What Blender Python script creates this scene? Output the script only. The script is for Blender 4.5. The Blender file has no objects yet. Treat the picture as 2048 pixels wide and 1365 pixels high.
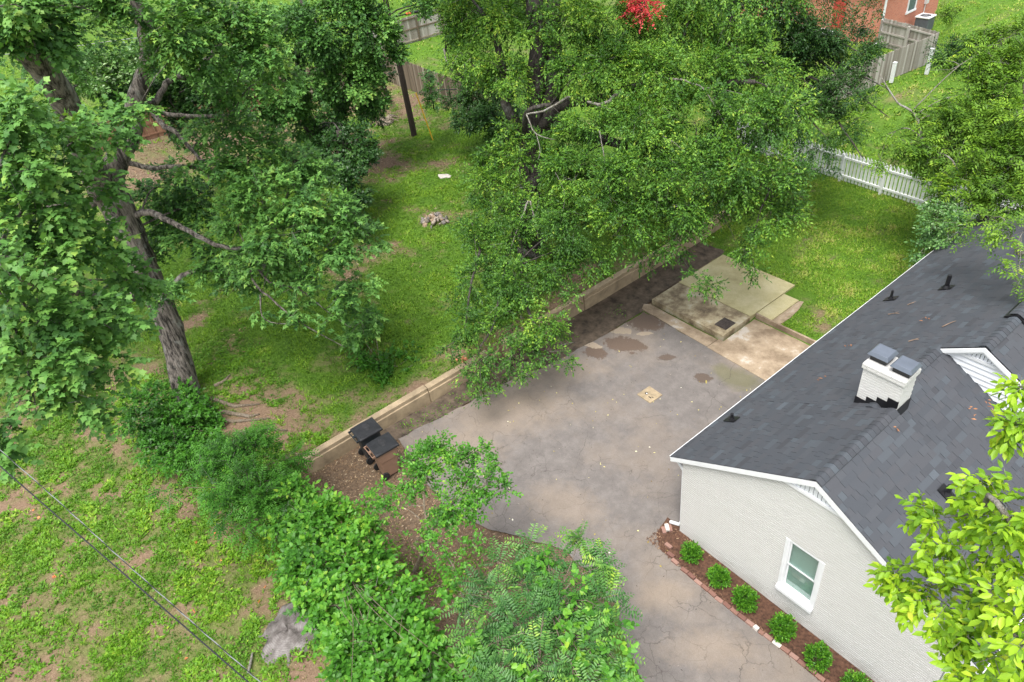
import bpy, bmesh, math, random
import numpy as np
from mathutils import Vector, Matrix, Quaternion
random.seed(7)
C = bpy.context.scene
COL = C.collection
# ---------------------------------------------------------------- camera, sky, sun, exposure
F = 1420.0
M = np.array([[0.6223894934834494, 0.42560007298100594, -0.6568834723754112],
              [0.7743647687588764, -0.45702798242332765, 0.43758956590288406],
              [-0.11397597688296966, -0.7810185664634516, -0.6140191165859152]])
CAM = np.array([7.26779, -9.14173, 15.6])
cam = bpy.data.cameras.new('camera')
cam.sensor_width = 36; cam.lens = F/2048*36; cam.clip_end = 600; cam.clip_start = .1
co = bpy.data.objects.new('camera', cam); COL.objects.link(co)
R3 = Matrix(((M[0, 0], -M[0, 1], -M[0, 2]), (M[1, 0], -M[1, 1], -M[1, 2]), (M[2, 0], -M[2, 1], -M[2, 2])))
R3 = R3.to_quaternion().normalized().to_matrix()
co.matrix_world = Matrix.Translation(CAM) @ R3.to_4x4()
C.camera = co
W = bpy.data.worlds.new('World'); C.world = W; W.use_nodes = True
wn = W.node_tree
SUN_EL, SUN_AZ = math.radians(70), math.radians(150)
sky = wn.nodes.new('ShaderNodeTexSky'); sky.sky_type = 'NISHITA'; sky.sun_disc = False
sky.sun_elevation = SUN_EL; sky.sun_rotation = SUN_AZ; sky.dust_density = 3
hs = wn.nodes.new('ShaderNodeHueSaturation'); hs.inputs['Saturation'].default_value = .22
wn.links.new(sky.outputs[0], hs.inputs['Color']); wn.links.new(hs.outputs[0], wn.nodes['Background'].inputs[0])
wn.nodes['Background'].inputs[1].default_value = .125
sl = bpy.data.lights.new('sun', 'SUN'); sl.energy = 1.5; sl.angle = math.radians(28); sl.color = (1, .96, .9)
so = bpy.data.objects.new('sun', sl); COL.objects.link(so)
sd = Vector((math.sin(SUN_AZ)*math.cos(SUN_EL), math.cos(SUN_AZ)*math.cos(SUN_EL), math.sin(SUN_EL)))
so.rotation_euler = sd.to_track_quat('Z', 'Y').to_euler()
C.render.engine = 'CYCLES'
C.view_settings.view_transform = 'Standard'; C.view_settings.look = 'None'
C.view_settings.gamma = 1; C.view_settings.use_curve_mapping = False
C.view_settings.exposure = 1.42

# ---------------------------------------------------------------- helpers
def ray(px, py): return M @ np.array([px-1024., py-682.5, F])
def at(px, py, z=0.0):
    d = ray(px, py); return CAM+d*((z-CAM[2])/d[2])
def atD(px, py, D):
    d = ray(px, py); return CAM+d/np.linalg.norm(d)*D
def link(o, parent=None):
    COL.objects.link(o)
    if parent is not None: o.parent = parent
    return o
def tag(o, label, cat, group=None, kind=None):
    if label: o['label'] = label
    if cat: o['category'] = cat
    if group: o['group'] = group
    if kind: o['kind'] = kind
    return o
def empty(name, loc=(0, 0, 0), rz=0, label=None, cat=None, group=None):
    o = bpy.data.objects.new(name, None); link(o); o.location = loc; o.rotation_euler[2] = rz
    return tag(o, label, cat, group)
def npmesh(name, co, faces, tint=None, smooth=False, flat=False):
    """co (n,3); faces: list of int arrays (m,k)"""
    me = bpy.data.meshes.new(name)
    co = np.asarray(co, np.float32)
    me.vertices.add(len(co)); me.vertices.foreach_set('co', co.ravel())
    loops = np.concatenate([np.asarray(f).ravel() for f in faces]).astype(np.int32)
    cnt = np.concatenate([np.full(len(f), np.asarray(f).shape[1]) for f in faces])
    st = np.concatenate([[0], np.cumsum(cnt)[:-1]]).astype(np.int32)
    me.loops.add(len(loops)); me.loops.foreach_set('vertex_index', loops)
    me.polygons.add(len(cnt)); me.polygons.foreach_set('loop_start', st)
    me.update(calc_edges=True)
    if flat: me.polygons.foreach_set('use_smooth', np.zeros(len(cnt), bool))
    if tint is not None: attr(me, 'tint', tint)
    return me
def attr(me, name, vals):
    a = me.attributes.new(name, 'FLOAT', 'POINT'); a.data.foreach_set('value', np.asarray(vals, np.float32))
def ob(name, me, mat, parent=None):
    o = bpy.data.objects.new(name, me); link(o, parent)
    if mat is not None and len(me.materials) == 0: me.materials.append(mat)
    return o
class MB:
    """collects shapes for ONE mesh"""
    def __init__(s): s.v = []; s.f = []; s.n = 0
    def add(s, v, f):
        s.v += [tuple(p) for p in v]; s.f += [tuple(i+s.n for i in q) for q in f]; s.n += len(v)
    def box(s, lo, hi, mtx=None):
        (a, b, c), (d, e, g) = lo, hi
        v = [(a, b, c), (d, b, c), (d, e, c), (a, e, c), (a, b, g), (d, b, g), (d, e, g), (a, e, g)]
        if mtx is not None: v = [mtx @ Vector(p) for p in v]
        s.add(v, [(0, 3, 2, 1), (4, 5, 6, 7), (0, 1, 5, 4), (1, 2, 6, 5), (2, 3, 7, 6), (3, 0, 4, 7)])
    def prism(s, poly, z0, z1):
        n = len(poly)
        a = sum(poly[i][0]*poly[(i+1) % n][1]-poly[(i+1) % n][0]*poly[i][1] for i in range(n))
        if a < 0: poly = poly[::-1]
        v = [(x, y, z0) for x, y in poly]+[(x, y, z1) for x, y in poly]
        s.add(v, [tuple(range(n))[::-1], tuple(range(n, 2*n))]+[(i, (i+1) % n, n+(i+1) % n, n+i) for i in range(n)])
    def extr(s, poly3, d):
        n = len(poly3); d = Vector(d)
        v = [Vector(p) for p in poly3]; v += [p+d for p in v]
        s.add(v, [tuple(range(n))[::-1], tuple(range(n, 2*n))]+[(i, (i+1) % n, n+(i+1) % n, n+i) for i in range(n)])
    def tube(s, pts, rad, n=8, cap=True, jit=0):
        pts = [Vector(p) for p in pts]
        if not hasattr(rad, '__len__'): rad = [rad]*len(pts)
        base = s.n; vs = []; fs = []; ref = None
        for i, p in enumerate(pts):
            d = (pts[min(i+1, len(pts)-1)]-pts[max(i-1, 0)]).normalized()
            if ref is None: ref = d.orthogonal().normalized()
            ref = (ref-d*ref.dot(d)); ref = ref.normalized() if ref.length > 1e-5 else d.orthogonal().normalized()
            b = d.cross(ref)
            for k in range(n):
                a = 2*math.pi*k/n; r = rad[i]*(1+random.uniform(-jit, jit))
                vs.append(p+(ref*math.cos(a)+b*math.sin(a))*r)
        for i in range(len(pts)-1):
            for k in range(n): fs.append((i*n+k, i*n+(k+1) % n, (i+1)*n+(k+1) % n, (i+1)*n+k))
        if cap: fs += [tuple(range(n))[::-1], tuple(range((len(pts)-1)*n, len(pts)*n))]
        s.add(vs, fs)
    def build(s, name, mat, parent=None, bevel=0, smooth=False):
        me = bpy.data.meshes.new(name); me.from_pydata([tuple(p) for p in s.v], [], s.f)
        if smooth: me.polygons.foreach_set('use_smooth', [True]*len(me.polygons))
        o = ob(name, me, mat, parent)
        if bevel:
            m = o.modifiers.new('bevel', 'BEVEL'); m.width = bevel; m.segments = 2; m.limit_method = 'ANGLE'
        return o
def box(name, lo, hi, mat, parent=None, bevel=0):
    b = MB(); b.box(lo, hi); return b.build(name, mat, parent, bevel)

# value noise in numpy
def vnoise(x, y, seed=0):
    xi = np.floor(x).astype(np.int64); yi = np.floor(y).astype(np.int64); u = x-xi; v = y-yi
    u = u*u*(3-2*u); v = v*v*(3-2*v)
    def h(a, b):
        n = (a*374761393+b*668265263+seed*1442695) & 0xffffffff
        n = ((n ^ (n >> 13))*1274126177) & 0xffffffff
        return ((n ^ (n >> 16)) & 0xffff)/65535.0
    return (h(xi, yi)*(1-u)+h(xi+1, yi)*u)*(1-v)+(h(xi, yi+1)*(1-u)+h(xi+1, yi+1)*u)*v
def fbm(x, y, seed=0, o=4):
    r = 0; a = .5
    for i in range(o): r = r+a*vnoise(x*2**i, y*2**i, seed+i); a *= .5
    return r/(1-.5**o)
def sm(a, b, x):
    t = np.clip((x-a)/(b-a), 0, 1); return t*t*(3-2*t)

# ---------------------------------------------------------------- materials
def nt(name):
    m = bpy.data.materials.new(name); m.use_nodes = True
    t = m.node_tree; return m, t, t.nodes['Principled BSDF']
def N(t, typ, **kw):
    n = t.nodes.new(typ)
    for k, v in kw.items():
        if k in n.inputs: n.inputs[k].default_value = v
        else: setattr(n, k, v)
    return n
def ramp(t, fac, stops):
    r = t.nodes.new('ShaderNodeValToRGB'); e = r.color_ramp.elements
    while len(e) < len(stops): e.new(.5)
    for el, (p, c) in zip(e, stops): el.position = p; el.color = (*c, 1)
    t.links.new(fac, r.inputs[0]); return r.outputs[0]
def coords(t, scale=(1, 1, 1), rot=(0, 0, 0)):
    tc = N(t, 'ShaderNodeTexCoord'); mp = N(t, 'ShaderNodeMapping'); mp.inputs['Scale'].default_value = scale; mp.inputs['Rotation'].default_value = rot
    t.links.new(tc.outputs['Object'], mp.inputs[0]); return mp.outputs[0]
def noise(t, vec, scale, detail=4, rough=.6):
    n = N(t, 'ShaderNodeTexNoise'); n.inputs['Scale'].default_value = scale; n.inputs['Detail'].default_value = detail; n.inputs['Roughness'].default_value = rough
    t.links.new(vec, n.inputs['Vector']); return n.outputs['Fac']
def mix(t, fac, a, b, mode='MIX'):
    m = t.nodes.new('ShaderNodeMix'); m.data_type = 'RGBA'; m.blend_type = mode
    for s, v in ((m.inputs[0], fac), (m.inputs[6], a), (m.inputs[7], b)):
        if isinstance(v, (int, float)): s.default_value = v
        elif isinstance(v, tuple): s.default_value = (*v, 1)
        else: t.links.new(v, s)
    return m.outputs[2]
def bump(t, h, bs, strength=.3, dist=.02):
    b = N(t, 'ShaderNodeBump'); b.inputs['Strength'].default_value = strength; b.inputs['Distance'].default_value = dist
    t.links.new(h, b.inputs['Height']); t.links.new(b.outputs[0], bs.inputs['Normal'])
def attn(t, name):
    a = N(t, 'ShaderNodeAttribute'); a.attribute_name = name; return a.outputs['Fac']
def simple(name, col, rough=.6, metal=0, var=.12, scale=6, sc3=(1, 1, 1), bmp=0, spec=.4):
    m, t, b = nt(name); v = coords(t, sc3); n = noise(t, v, scale, 6, .65)
    lo = tuple(c*(1-var*2) for c in col); hi = tuple(min(1, c*(1+var*2)) for c in col)
    t.links.new(ramp(t, n, [(.25, lo), (.75, hi)]), b.inputs['Base Color'])
    b.inputs['Roughness'].default_value = rough; b.inputs['Metallic'].default_value = metal; b.inputs['Specular IOR Level'].default_value = spec
    if bmp: bump(t, n, b, bmp, .01)
    return m
def tinted(name, stops, rough=.7, var=.2, scale=8, sc3=(1, 1, 1), bmp=.15, spec=.4):
    """base colour picked per piece by its 'tint' attribute, with grain"""
    m, t, b = nt(name); c = ramp(t, attn(t, 'tint'), stops)
    v = coords(t, sc3); n = noise(t, v, scale, 6, .7)
    g = ramp(t, n, [(.2, (1-var,)*3), (.8, (1+var,)*3)])
    t.links.new(mix(t, 1.0, c, g, 'MULTIPLY'), b.inputs['Base Color'])
    b.inputs['Roughness'].default_value = rough; b.inputs['Specular IOR Level'].default_value = spec
    if bmp: bump(t, n, b, bmp, .01)
    return m
def leafmat(name, stops, rough=.5, trans=.22, spec=.28):
    m, t, b = nt(name); c = ramp(t, attn(t, 'tint'), stops)
    t.links.new(c, b.inputs['Base Color']); b.inputs['Roughness'].default_value = rough; b.inputs['Specular IOR Level'].default_value = spec
    tr = N(t, 'ShaderNodeBsdfTranslucent'); t.links.new(mix(t, 1.0, c, (1.15, 1.1, .5), 'MULTIPLY'), tr.inputs[0])
    ms = N(t, 'ShaderNodeMixShader'); ms.inputs[0].default_value = trans
    t.links.new(b.outputs[0], ms.inputs[1]); t.links.new(tr.outputs[0], ms.inputs[2])
    t.links.new(ms.outputs[0], t.nodes['Material Output'].inputs[0]); return m
WHITE = simple('white_paint', (.74, .75, .77), .45, var=.03, scale=3)
SIDING = simple('white_siding', (.70, .72, .76), .45, var=.008, scale=3)
BRICKP = tinted('painted_brick', [(0, (.56, .553, .535)), (.5, (.572, .566, .548)), (1, (.584, .579, .563))], .7, .05, 30, bmp=.2)
MORTAR = simple('painted_mortar', (.53, .524, .508), .8, var=.05, scale=6, bmp=.1)
SHING = tinted('asphalt_shingle', [(0, (.042, .044, .052)), (.3, (.049, .055, .066)), (.55, (.055, .057, .066)), (.8, (.060, .070, .083)), (1, (.074, .086, .102))], .7, .2, 60, bmp=.05, spec=.5)
DECK = simple('roof_felt', (.018, .02, .024), .9)
BLACKM = simple('black_metal', (.012, .012, .014), .35, var=.1)
CAPM = simple('grey_sheet_metal', (.12, .14, .175), .35, .2, .08, 3)
DPLAS = simple('dark_plastic', (.018, .026, .032), .45, var=.15, scale=4)
LIDP = simple('lid_plastic', (.022, .023, .026), .42, var=.2, scale=5)
BROWNP = simple('brown_plastic', (.27, .165, .115), .5, var=.08, scale=4)
RUBBER = simple('rubber', (.02, .02, .02), .8)
CONCW = simple('wall_concrete', (.35, .27, .175), .85, var=.22, scale=2.2, bmp=.3)
REDB = tinted('red_brick', [(0, (.15, .07, .055)), (.5, (.235, .125, .095)), (.9, (.31, .19, .155)), (1, (.6, .55, .5))], .85, .2, 25, bmp=.4)
FARB = tinted('far_red_brick', [(0, (.38, .10, .06)), (1, (.52, .16, .10))], .85, .15, 10, bmp=.2)
GREYW = tinted('weathered_wood', [(0, (.22, .19, .165)), (.6, (.33, .30, .27)), (1, (.42, .39, .36))], .85, .35, 5, (6, 6, .6), .2)
BROWNW = tinted('brown_fence_wood', [(0, (.10, .075, .05)), (.6, (.18, .14, .10)), (1, (.30, .26, .20))], .85, .35, 5, (6, 6, .6), .2)
REDW = tinted('reddish_fence_wood', [(0, (.14, .07, .04)), (1, (.26, .14, .085))], .85, .35, 5, (6, 6, .6), .2)
PICK = tinted('picket_white', [(0, (.74, .76, .76)), (1, (.84, .85, .85))], .5, .08, 4)
POLEW = simple('pole_wood', (.035, .025, .02), .85, var=.3, scale=6, sc3=(4, 4, .4), bmp=.3)
WIRE = simple('cable_black', (.02, .02, .022), .4)
WIREL = simple('cable_aluminium', (.26, .27, .28), .4, .3)
YEL = simple('yellow_plastic', (.75, .45, .04), .5, var=.05)
MULCH = simple('mulch', (.085, .042, .026), .95, var=.4, scale=14, bmp=.8)
def bark(name, a, b_, lichen=.2, sc=5):
    m, t, b = nt(name); v = coords(t, (2.4, 2.4, .22)); n1 = noise(t, v, sc*1.6, 8, .75)
    v2 = coords(t); n2 = noise(t, v2, 2.6, 5, .6)
    c = ramp(t, n1, [(.42, a), (.5, tuple(p*.55+q*.45 for p, q in zip(a, b_))), (.60, b_)])
    lf = ramp(t, n2, [(.56, (0, 0, 0)), (.66, (lichen,)*3)])
    t.links.new(mix(t, lf, c, (.42, .43, .40)), b.inputs['Base Color']); b.inputs['Roughness'].default_value = .9
    bump(t, n1, b, 1.0, .09); return m
BARKM = bark('maple_bark', (.020, .016, .013), (.26, .225, .195), .4, 2.4)
BARKH = bark('grey_bark', (.03, .026, .022), (.10, .085, .072), .25, 3)
BARKL = bark('pale_twig_bark', (.16, .14, .11), (.38, .36, .32), .6)
BARKC = bark('tan_bark', (.17, .13, .09), (.33, .27, .2), .2)

# ---------------------------------------------------------------- ground
def gz(x, y):
    x = np.asarray(x, float); y = np.asarray(y, float)
    up = .52+.012*np.clip(-x-9, 0, 40)                     # upper yard behind the retaining wall
    wallside = np.where(x < -9.0, 1.0, 0.0)                 # step hidden inside the wall
    s = sm(-5.2, -9.3, x)                                   # soft bank past the wall's near end
    k = sm(-6.0, -7.6, y)
    a = wallside*(1-k)+s*k
    kb = sm(10.5, 15, y); a = a*(1-kb)+sm(-17, -25, x)*kb
    low = .12*sm(8.2, 9.2, y)*sm(-7.8, -6.5, x)+.12*sm(11, 14, y)*(1-sm(-7.8, -6.5, x))
    low = low-.035*sm(8.6, 8.2, y)
    return a*up+(1-a)*low+.05*(fbm(x*.5, y*.5, 3)-.5)*sm(-.2, 1, np.abs(a-.5)*2)
SPOTS = [(470, 800, 1.6, .9), (560, 860, 1.6, .9), (640, 850, 1.2, .6), (700, 800, .7, .8), (590, 790, .7, .5), (500, 850, 1.8, .8), (395, 655, .8, .8), (460, 720, 1.2, .4),
         (740, 520, 1.3, .8), (700, 545, 1.0, .8), (765, 345, 2.0, .9), (760, 300, 1.8, .5), (885, 345, .9, .8), (870, 445, 1.2, .7), (790, 215, 4.5, .85), (870, 240, 2.5, .6),
         (350, 330, 6, 1), (300, 280, 5, 1), (500, 260, 5, .9), (600, 260, 4, .8), (270, 350, 4, 1), (420, 300, 5, .9), (720, 235, 3, .7), (690, 300, 3, .8), (1170, 550, 1.1, .9), (1060, 590, .8, .5),
         (840, 380, .5, .4), (780, 410, .45, .6), (500, 1060, 1.2, .5), (640, 1270, 1.6, .9), (560, 1180, 1.0, .7), (560, 1340, 1.4, .8), (680, 1340, 1.5, .9), (440, 1140, .7, .6),
         (600, 1200, 1.3, .8), (350, 1190, .8, .5), (120, 1290, .9, .4), (220, 880, .9, .6), (150, 960, .9, .3), (420, 1340, 1.2, .5), (560, 1130, 1.6, .75), (480, 1230, 1.4, .7), (650, 1300, 2, 1), (430, 1200, 1.0, .6), (330, 1150, .7, .6), (250, 1120, .6, .5), (560, 1230, 1.3, .9), (1790, 190, .8, .9), (1640, 470, .5, .3), (1650, 630, .6, .6)]
SP = np.array([[*at(a, b, .4)[:2], r, s] for a, b, r, s in SPOTS])
def dirt(x, y):
    x = np.asarray(x, float); y = np.asarray(y, float)
    n = fbm(x*.9, y*.9, 11, 5); n2 = fbm(x*3.1, y*3.1, 23, 3)
    d = np.zeros_like(x)
    for sx, sy, r, s in SP:
        q = np.hypot(x-sx, y-sy)/r; d = np.maximum(d, s*np.clip(1.35-q, 0, 1))
    front = sm(-5.5, -7.5, y)*sm(-22, -16, x)*.58
    strip = sm(-10.4, -9.4, x)*sm(-8.6, -9.1, x)*.7*sm(-7.5, -6, y)*sm(13, 9, y)
    bank = sm(-7.6, -6.2, y)*sm(-9.2, -8.8, x)*sm(12, 10, y)*np.maximum(sm(-7.0, -7.6, x), sm(-2.0, -2.6, y))*sm(2, -1, x)   # bare soil between wall and paving
    d = np.maximum(np.maximum(d, front), np.maximum(strip, bank*1.6))
    return np.clip((d+(n-.5)*1.5+(n2-.5)*1.3)*1.15-.16, 0, 1)
def grid_axis(a, b, lo, hi, st, far):
    c = np.arange(lo, hi+1e-6, st); l = [lo]; s = st
    while l[-1] > a: s *= 1.35; l.append(l[-1]-s)
    r = [hi]; s = st
    while r[-1] < b: s *= 1.35; r.append(r[-1]+s)
    return np.array(l[1:][::-1]+list(c)+r[1:])
gx = grid_axis(-400, 300, -34, 8, .2, 0); gy = grid_axis(-300, 400, -17, 24, .2, 0)
gx = np.sort(np.concatenate([gx[(np.abs(gx+9.0) > .12)], [-9.06, -8.96]]))
X, Y = np.meshgrid(gx, gy); Z = gz(X, Y)
nx, ny = len(gx), len(gy)
idx = np.arange(nx*ny).reshape(ny, nx)
fc = np.stack([idx[:-1, :-1], idx[:-1, 1:], idx[1:, 1:], idx[1:, :-1]], -1).reshape(-1, 4)
gme = npmesh('lawn', np.stack([X, Y, Z], -1).reshape(-1, 3), [fc], smooth=True)
DD = dirt(X, Y)
attr(gme, 'dirt', np.maximum(DD, .36*sm(-5.5, -7.5, Y)*sm(-22, -16, X)).ravel())
# how much of the bare ground is brown leaf litter rather than tan soil
attr(gme, 'litter', np.clip(sm(-16, -22, X)*.8+sm(-6.8, -6, Y)*sm(-9.1, -8.8, X)*sm(9, 7, Y)*1.0, 0, 1).ravel())
def groundmat():
    m, t, b = nt('lawn_ground'); v = coords(t)
    n1 = noise(t, v, 1.1, 6, .65); n2 = noise(t, v, 14, 6, .8); n3 = noise(t, v, 45, 3, .7)
    g = ramp(t, n2, [(.28, (.030, .075, .008)), (.5, (.070, .155, .014)), (.72, (.13, .24, .028))])
    g = mix(t, ramp(t, n1, [(.4, (0, 0, 0)), (.7, (.45,)*3)]), g, (.13, .22, .02))
    s = ramp(t, n2, [(.25, (.115, .072, .045)), (.5, (.215, .145, .095)), (.75, (.32, .225, .155))])
    l = ramp(t, n2, [(.3, (.07, .048, .032)), (.5, (.15, .105, .07)), (.7, (.27, .19, .13))])
    sl_ = mix(t, attn(t, 'litter'), s, l)
    sp = ramp(t, n3, [(.62, (0, 0, 0)), (.7, (.5,)*3)]); sl_ = mix(t, sp, sl_, (.42, .33, .22))
    t.links.new(mix(t, attn(t, 'dirt'), g, sl_), b.inputs['Base Color'])
    b.inputs['Roughness'].default_value = .95; b.inputs['Specular IOR Level'].default_value = .2
    bump(t, n2, b, .9, .05); return m
lawn = ob('lawn', gme, groundmat()); lawn['kind'] = 'structure'

# driveway: one sheet with a ragged edge, stains as shapes of their own
def sheet(name, poly, z, mat, step=.12, rag=.12, seed=5, kind='structure'):
    """a flat sheet with a slightly ragged outline"""
    pts = []
    for i in range(len(poly)):
        a = np.array(poly[i]); b = np.array(poly[(i+1) % len(poly)]); L = np.linalg.norm(b-a); n = max(1, int(L/step))
        for k in range(n):
            p = a+(b-a)*k/n; d = np.array([-(b-a)[1], (b-a)[0]])/max(L, 1e-6)
            w = (fbm(np.array(p[0]*1.7), np.array(p[1]*1.7), seed, 4)-.5)*2*rag
            pts.append((*(p+d*w), z))
    bm = bmesh.new(); vs = [bm.verts.new(p) for p in pts]; f = bm.faces.new(vs)
    if f.normal.z < 0: f.normal_flip()
    bmesh.ops.triangulate(bm, faces=[f]); bm.normal_update()
    for q in bm.faces:
        if q.normal.z < 0: q.normal_flip()
    me = bpy.data.meshes.new(name); bm.to_mesh(me); bm.free()
    o = ob(name, me, mat); o['kind'] = kind; return o
def asphalt():
    m, t, b = nt('old_asphalt'); v = coords(t)
    wn_ = N(t, 'ShaderNodeTexNoise'); wn_.inputs['Scale'].default_value = .9; wn_.inputs['Detail'].default_value = 5; t.links.new(v, wn_.inputs['Vector'])
    wn2 = N(t, 'ShaderNodeTexNoise'); wn2.inputs['Scale'].default_value = 6; wn2.inputs['Detail'].default_value = 4; t.links.new(v, wn2.inputs['Vector'])
    wv = mix(t, .10, mix(t, .9, v, wn_.outputs['Color'], 'ADD'), wn2.outputs['Color'], 'ADD')
    def crack(scale, w, rnd=1.0):
        vo = N(t, 'ShaderNodeTexVoronoi'); vo.feature = 'DISTANCE_TO_EDGE'; vo.inputs['Scale'].default_value = scale; vo.inputs['Randomness'].default_value = rnd
        t.links.new(wv, vo.inputs['Vector'])
        return ramp(t, vo.outputs['Distance'], [(0, (1, 1, 1)), (w, (0, 0, 0))])
    n0 = noise(t, v, .35, 5, .6); n1 = noise(t, v, 2.2, 7, .7); n2 = noise(t, v, 55, 4, .7); n4 = noise(t, v, .9, 4, .5)
    base = ramp(t, n1, [(.25, (.108, .096, .090)), (.5, (.148, .132, .123)), (.75, (.195, .175, .163))])
    sand = ramp(t, n0, [(.48, (0, 0, 0)), (.70, (.5,)*3)])
    base = mix(t, sand, base, (.26, .205, .155))
    wet = ramp(t, n4, [(.56, (0, 0, 0)), (.76, (.4,)*3)])
    base = mix(t, wet, base, (.12, .105, .10))
    def stain(lst, col, base, soft, amp, amt=1.0):
        acc = None
        for px_, py_, rx, ry, rot in lst:
            c = at(px_, py_); mp = N(t, 'ShaderNodeMapping'); mp.vector_type = 'TEXTURE'; mp.inputs['Location'].default_value = (c[0], c[1], 0); mp.inputs['Rotation'].default_value = (0, 0, rot); mp.inputs['Scale'].default_value = (rx, ry, 1)
            t.links.new(v, mp.inputs[0]); ln = N(t, 'ShaderNodeVectorMath', operation='LENGTH'); t.links.new(mp.outputs[0], ln.inputs[0])
            if acc is None: acc = ln.outputs['Value']
            else:
                mn = N(t, 'ShaderNodeMath', operation='SMOOTH_MIN'); mn.inputs[2].default_value = .3; t.links.new(acc, mn.inputs[0]); t.links.new(ln.outputs['Value'], mn.inputs[1]); acc = mn.outputs[0]
        nz = noise(t, v, 3.4, 8, .72); ma = N(t, 'ShaderNodeMath', operation='MULTIPLY_ADD'); ma.inputs[1].default_value = amp; t.links.new(nz, ma.inputs[0]); t.links.new(acc, ma.inputs[2])
        th = (1+amp*.5)/3
        dv = N(t, 'ShaderNodeMath', operation='DIVIDE'); dv.inputs[1].default_value = 3; t.links.new(ma.outputs[0], dv.inputs[0])
        return mix(t, ramp(t, dv.outputs[0], [(th-soft, (amt,)*3), (th+soft, (0, 0, 0))]), base, col)
    base = stain([(1000, 830, 1.9, 1.0, .9), (900, 890, 1.6, .7, .9), (1120, 740, 1.3, .7, .9), (1500, 720, .9, .6, 0), (1130, 1010, 1.0, .6, .4), (1330, 1190, .7, .35, 1.0), (1420, 1300, .9, .4, .8)], (.29, .225, .165), base, .16, 1.8, .4)
    base = stain([(1290, 640, .75, .6, 0), (1250, 690, .7, .42, .5), (1190, 705, .45, .3, .3), (1230, 610, .8, .7, 0), (1300, 590, .7, .6, 0), (1200, 650, .6, .4, .5)], (.105, .072, .052), base, .03, 2.2, .95)
    base = stain([(1333, 716, .30, .16, 1.0), (1405, 757, .28, .2, .5)], (.09, .063, .047), base, .03, 2.2, .9)
    base = stain([(1240, 662, .42, .2, .6), (1180, 690, .45, .14, .4), (1290, 668, .3, .1, .9)], (.31, .25, .185), base, .03, 2.2, .9)
    base = stain([(1480, 760, .6, .45, .3), (1450, 745, .4, .3, 0)], (.12, .115, .045), base, .12, 1.4, .6)
    gr = ramp(t, n2, [(.3, (.82,)*3), (.7, (1.16,)*3)]); base = mix(t, 1.0, base, gr, 'MULTIPLY')
    # crackle is denser towards the street end
    tc = N(t, 'ShaderNodeSeparateXYZ'); t.links.new(v, tc.inputs[0])
    mr = N(t, 'ShaderNodeMapRange'); mr.inputs[1].default_value = 3.0; mr.inputs[2].default_value = -2.0; mr.inputs[3].default_value = .1; mr.inputs[4].default_value = .95
    t.links.new(tc.outputs['Y'], mr.inputs[0])
    patchy = ramp(t, noise(t, v, .8, 3, .5), [(.40, (.0,)*3), (.62, (1, 1, 1))])
    c1 = crack(1.6, .017); c2 = crack(.33, .0035)
    cm = mix(t, 1.0, mix(t, 1.0, c1, patchy, 'MULTIPLY'), mr.outputs[0], 'MULTIPLY')
    cm = mix(t, 1.0, cm, mix(t, 1.0, c2, ramp(t, noise(t, v, .6, 3, .5), [(.45, (0, 0, 0)), (.6, (.8,)*3)]), 'MULTIPLY'), 'LIGHTEN')
    base = mix(t, mix(t, 1.0, cm, (.75, .75, .75), 'MULTIPLY'), base, (.045, .034, .028))
    t.links.new(base, b.inputs['Base Color']); b.inputs['Roughness'].default_value = .8
    bump(t, n2, b, .25, .01); return m
ASPH = asphalt()
drive = [(-8.2, -3.6), (-7.75, 1.0), (-7.35, 2.5), (-7.2, 6.4), (-4.1, 6.35), (-1.9, 6.2), (2.5, 6.2), (2.5, 0.2), (-.25, -.3), (-.2, -.45), (.1, -.65), (4.6, -.72), (7.5, -.72), (12, -.75),
         (12, -4.5), (6, -4.2), (2.0, -3.5), (1.2, -3.2), (.3, -2.65), (-.6, -2.55), (-1.6, -2.6), (-2.6, -3.0), (-3.5, -3.6), (-4.6, -4.0), (-5.8, -4.0), (-7.0, -3.85)]
sheet('driveway', drive, .012, ASPH)
GUTT = simple('damp_moss_soil', (.088, .066, .047), .9, var=.45, scale=3, bmp=.5)
def pxpoly(pts, z=0): return [tuple(at(a, b, z)[:2]) for a, b in pts]
sheet('gutter_soil', [(-8.86, -4.6), (-8.86, 11.5), (-7.55, 11.5), (-7.5, 6.9), (-7.2, 6.3), (-7.3, 2.5), (-7.7, 1.0), (-8.2, -3.8)], .0085, GUTT, rag=.1)
sheet('planting_bed', [(-.5, .1), (-.35, -.5), (.05, -.78), (4.6, -.82), (9, -.85), (9, .1)], .018, MULCH, rag=.03)

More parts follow.
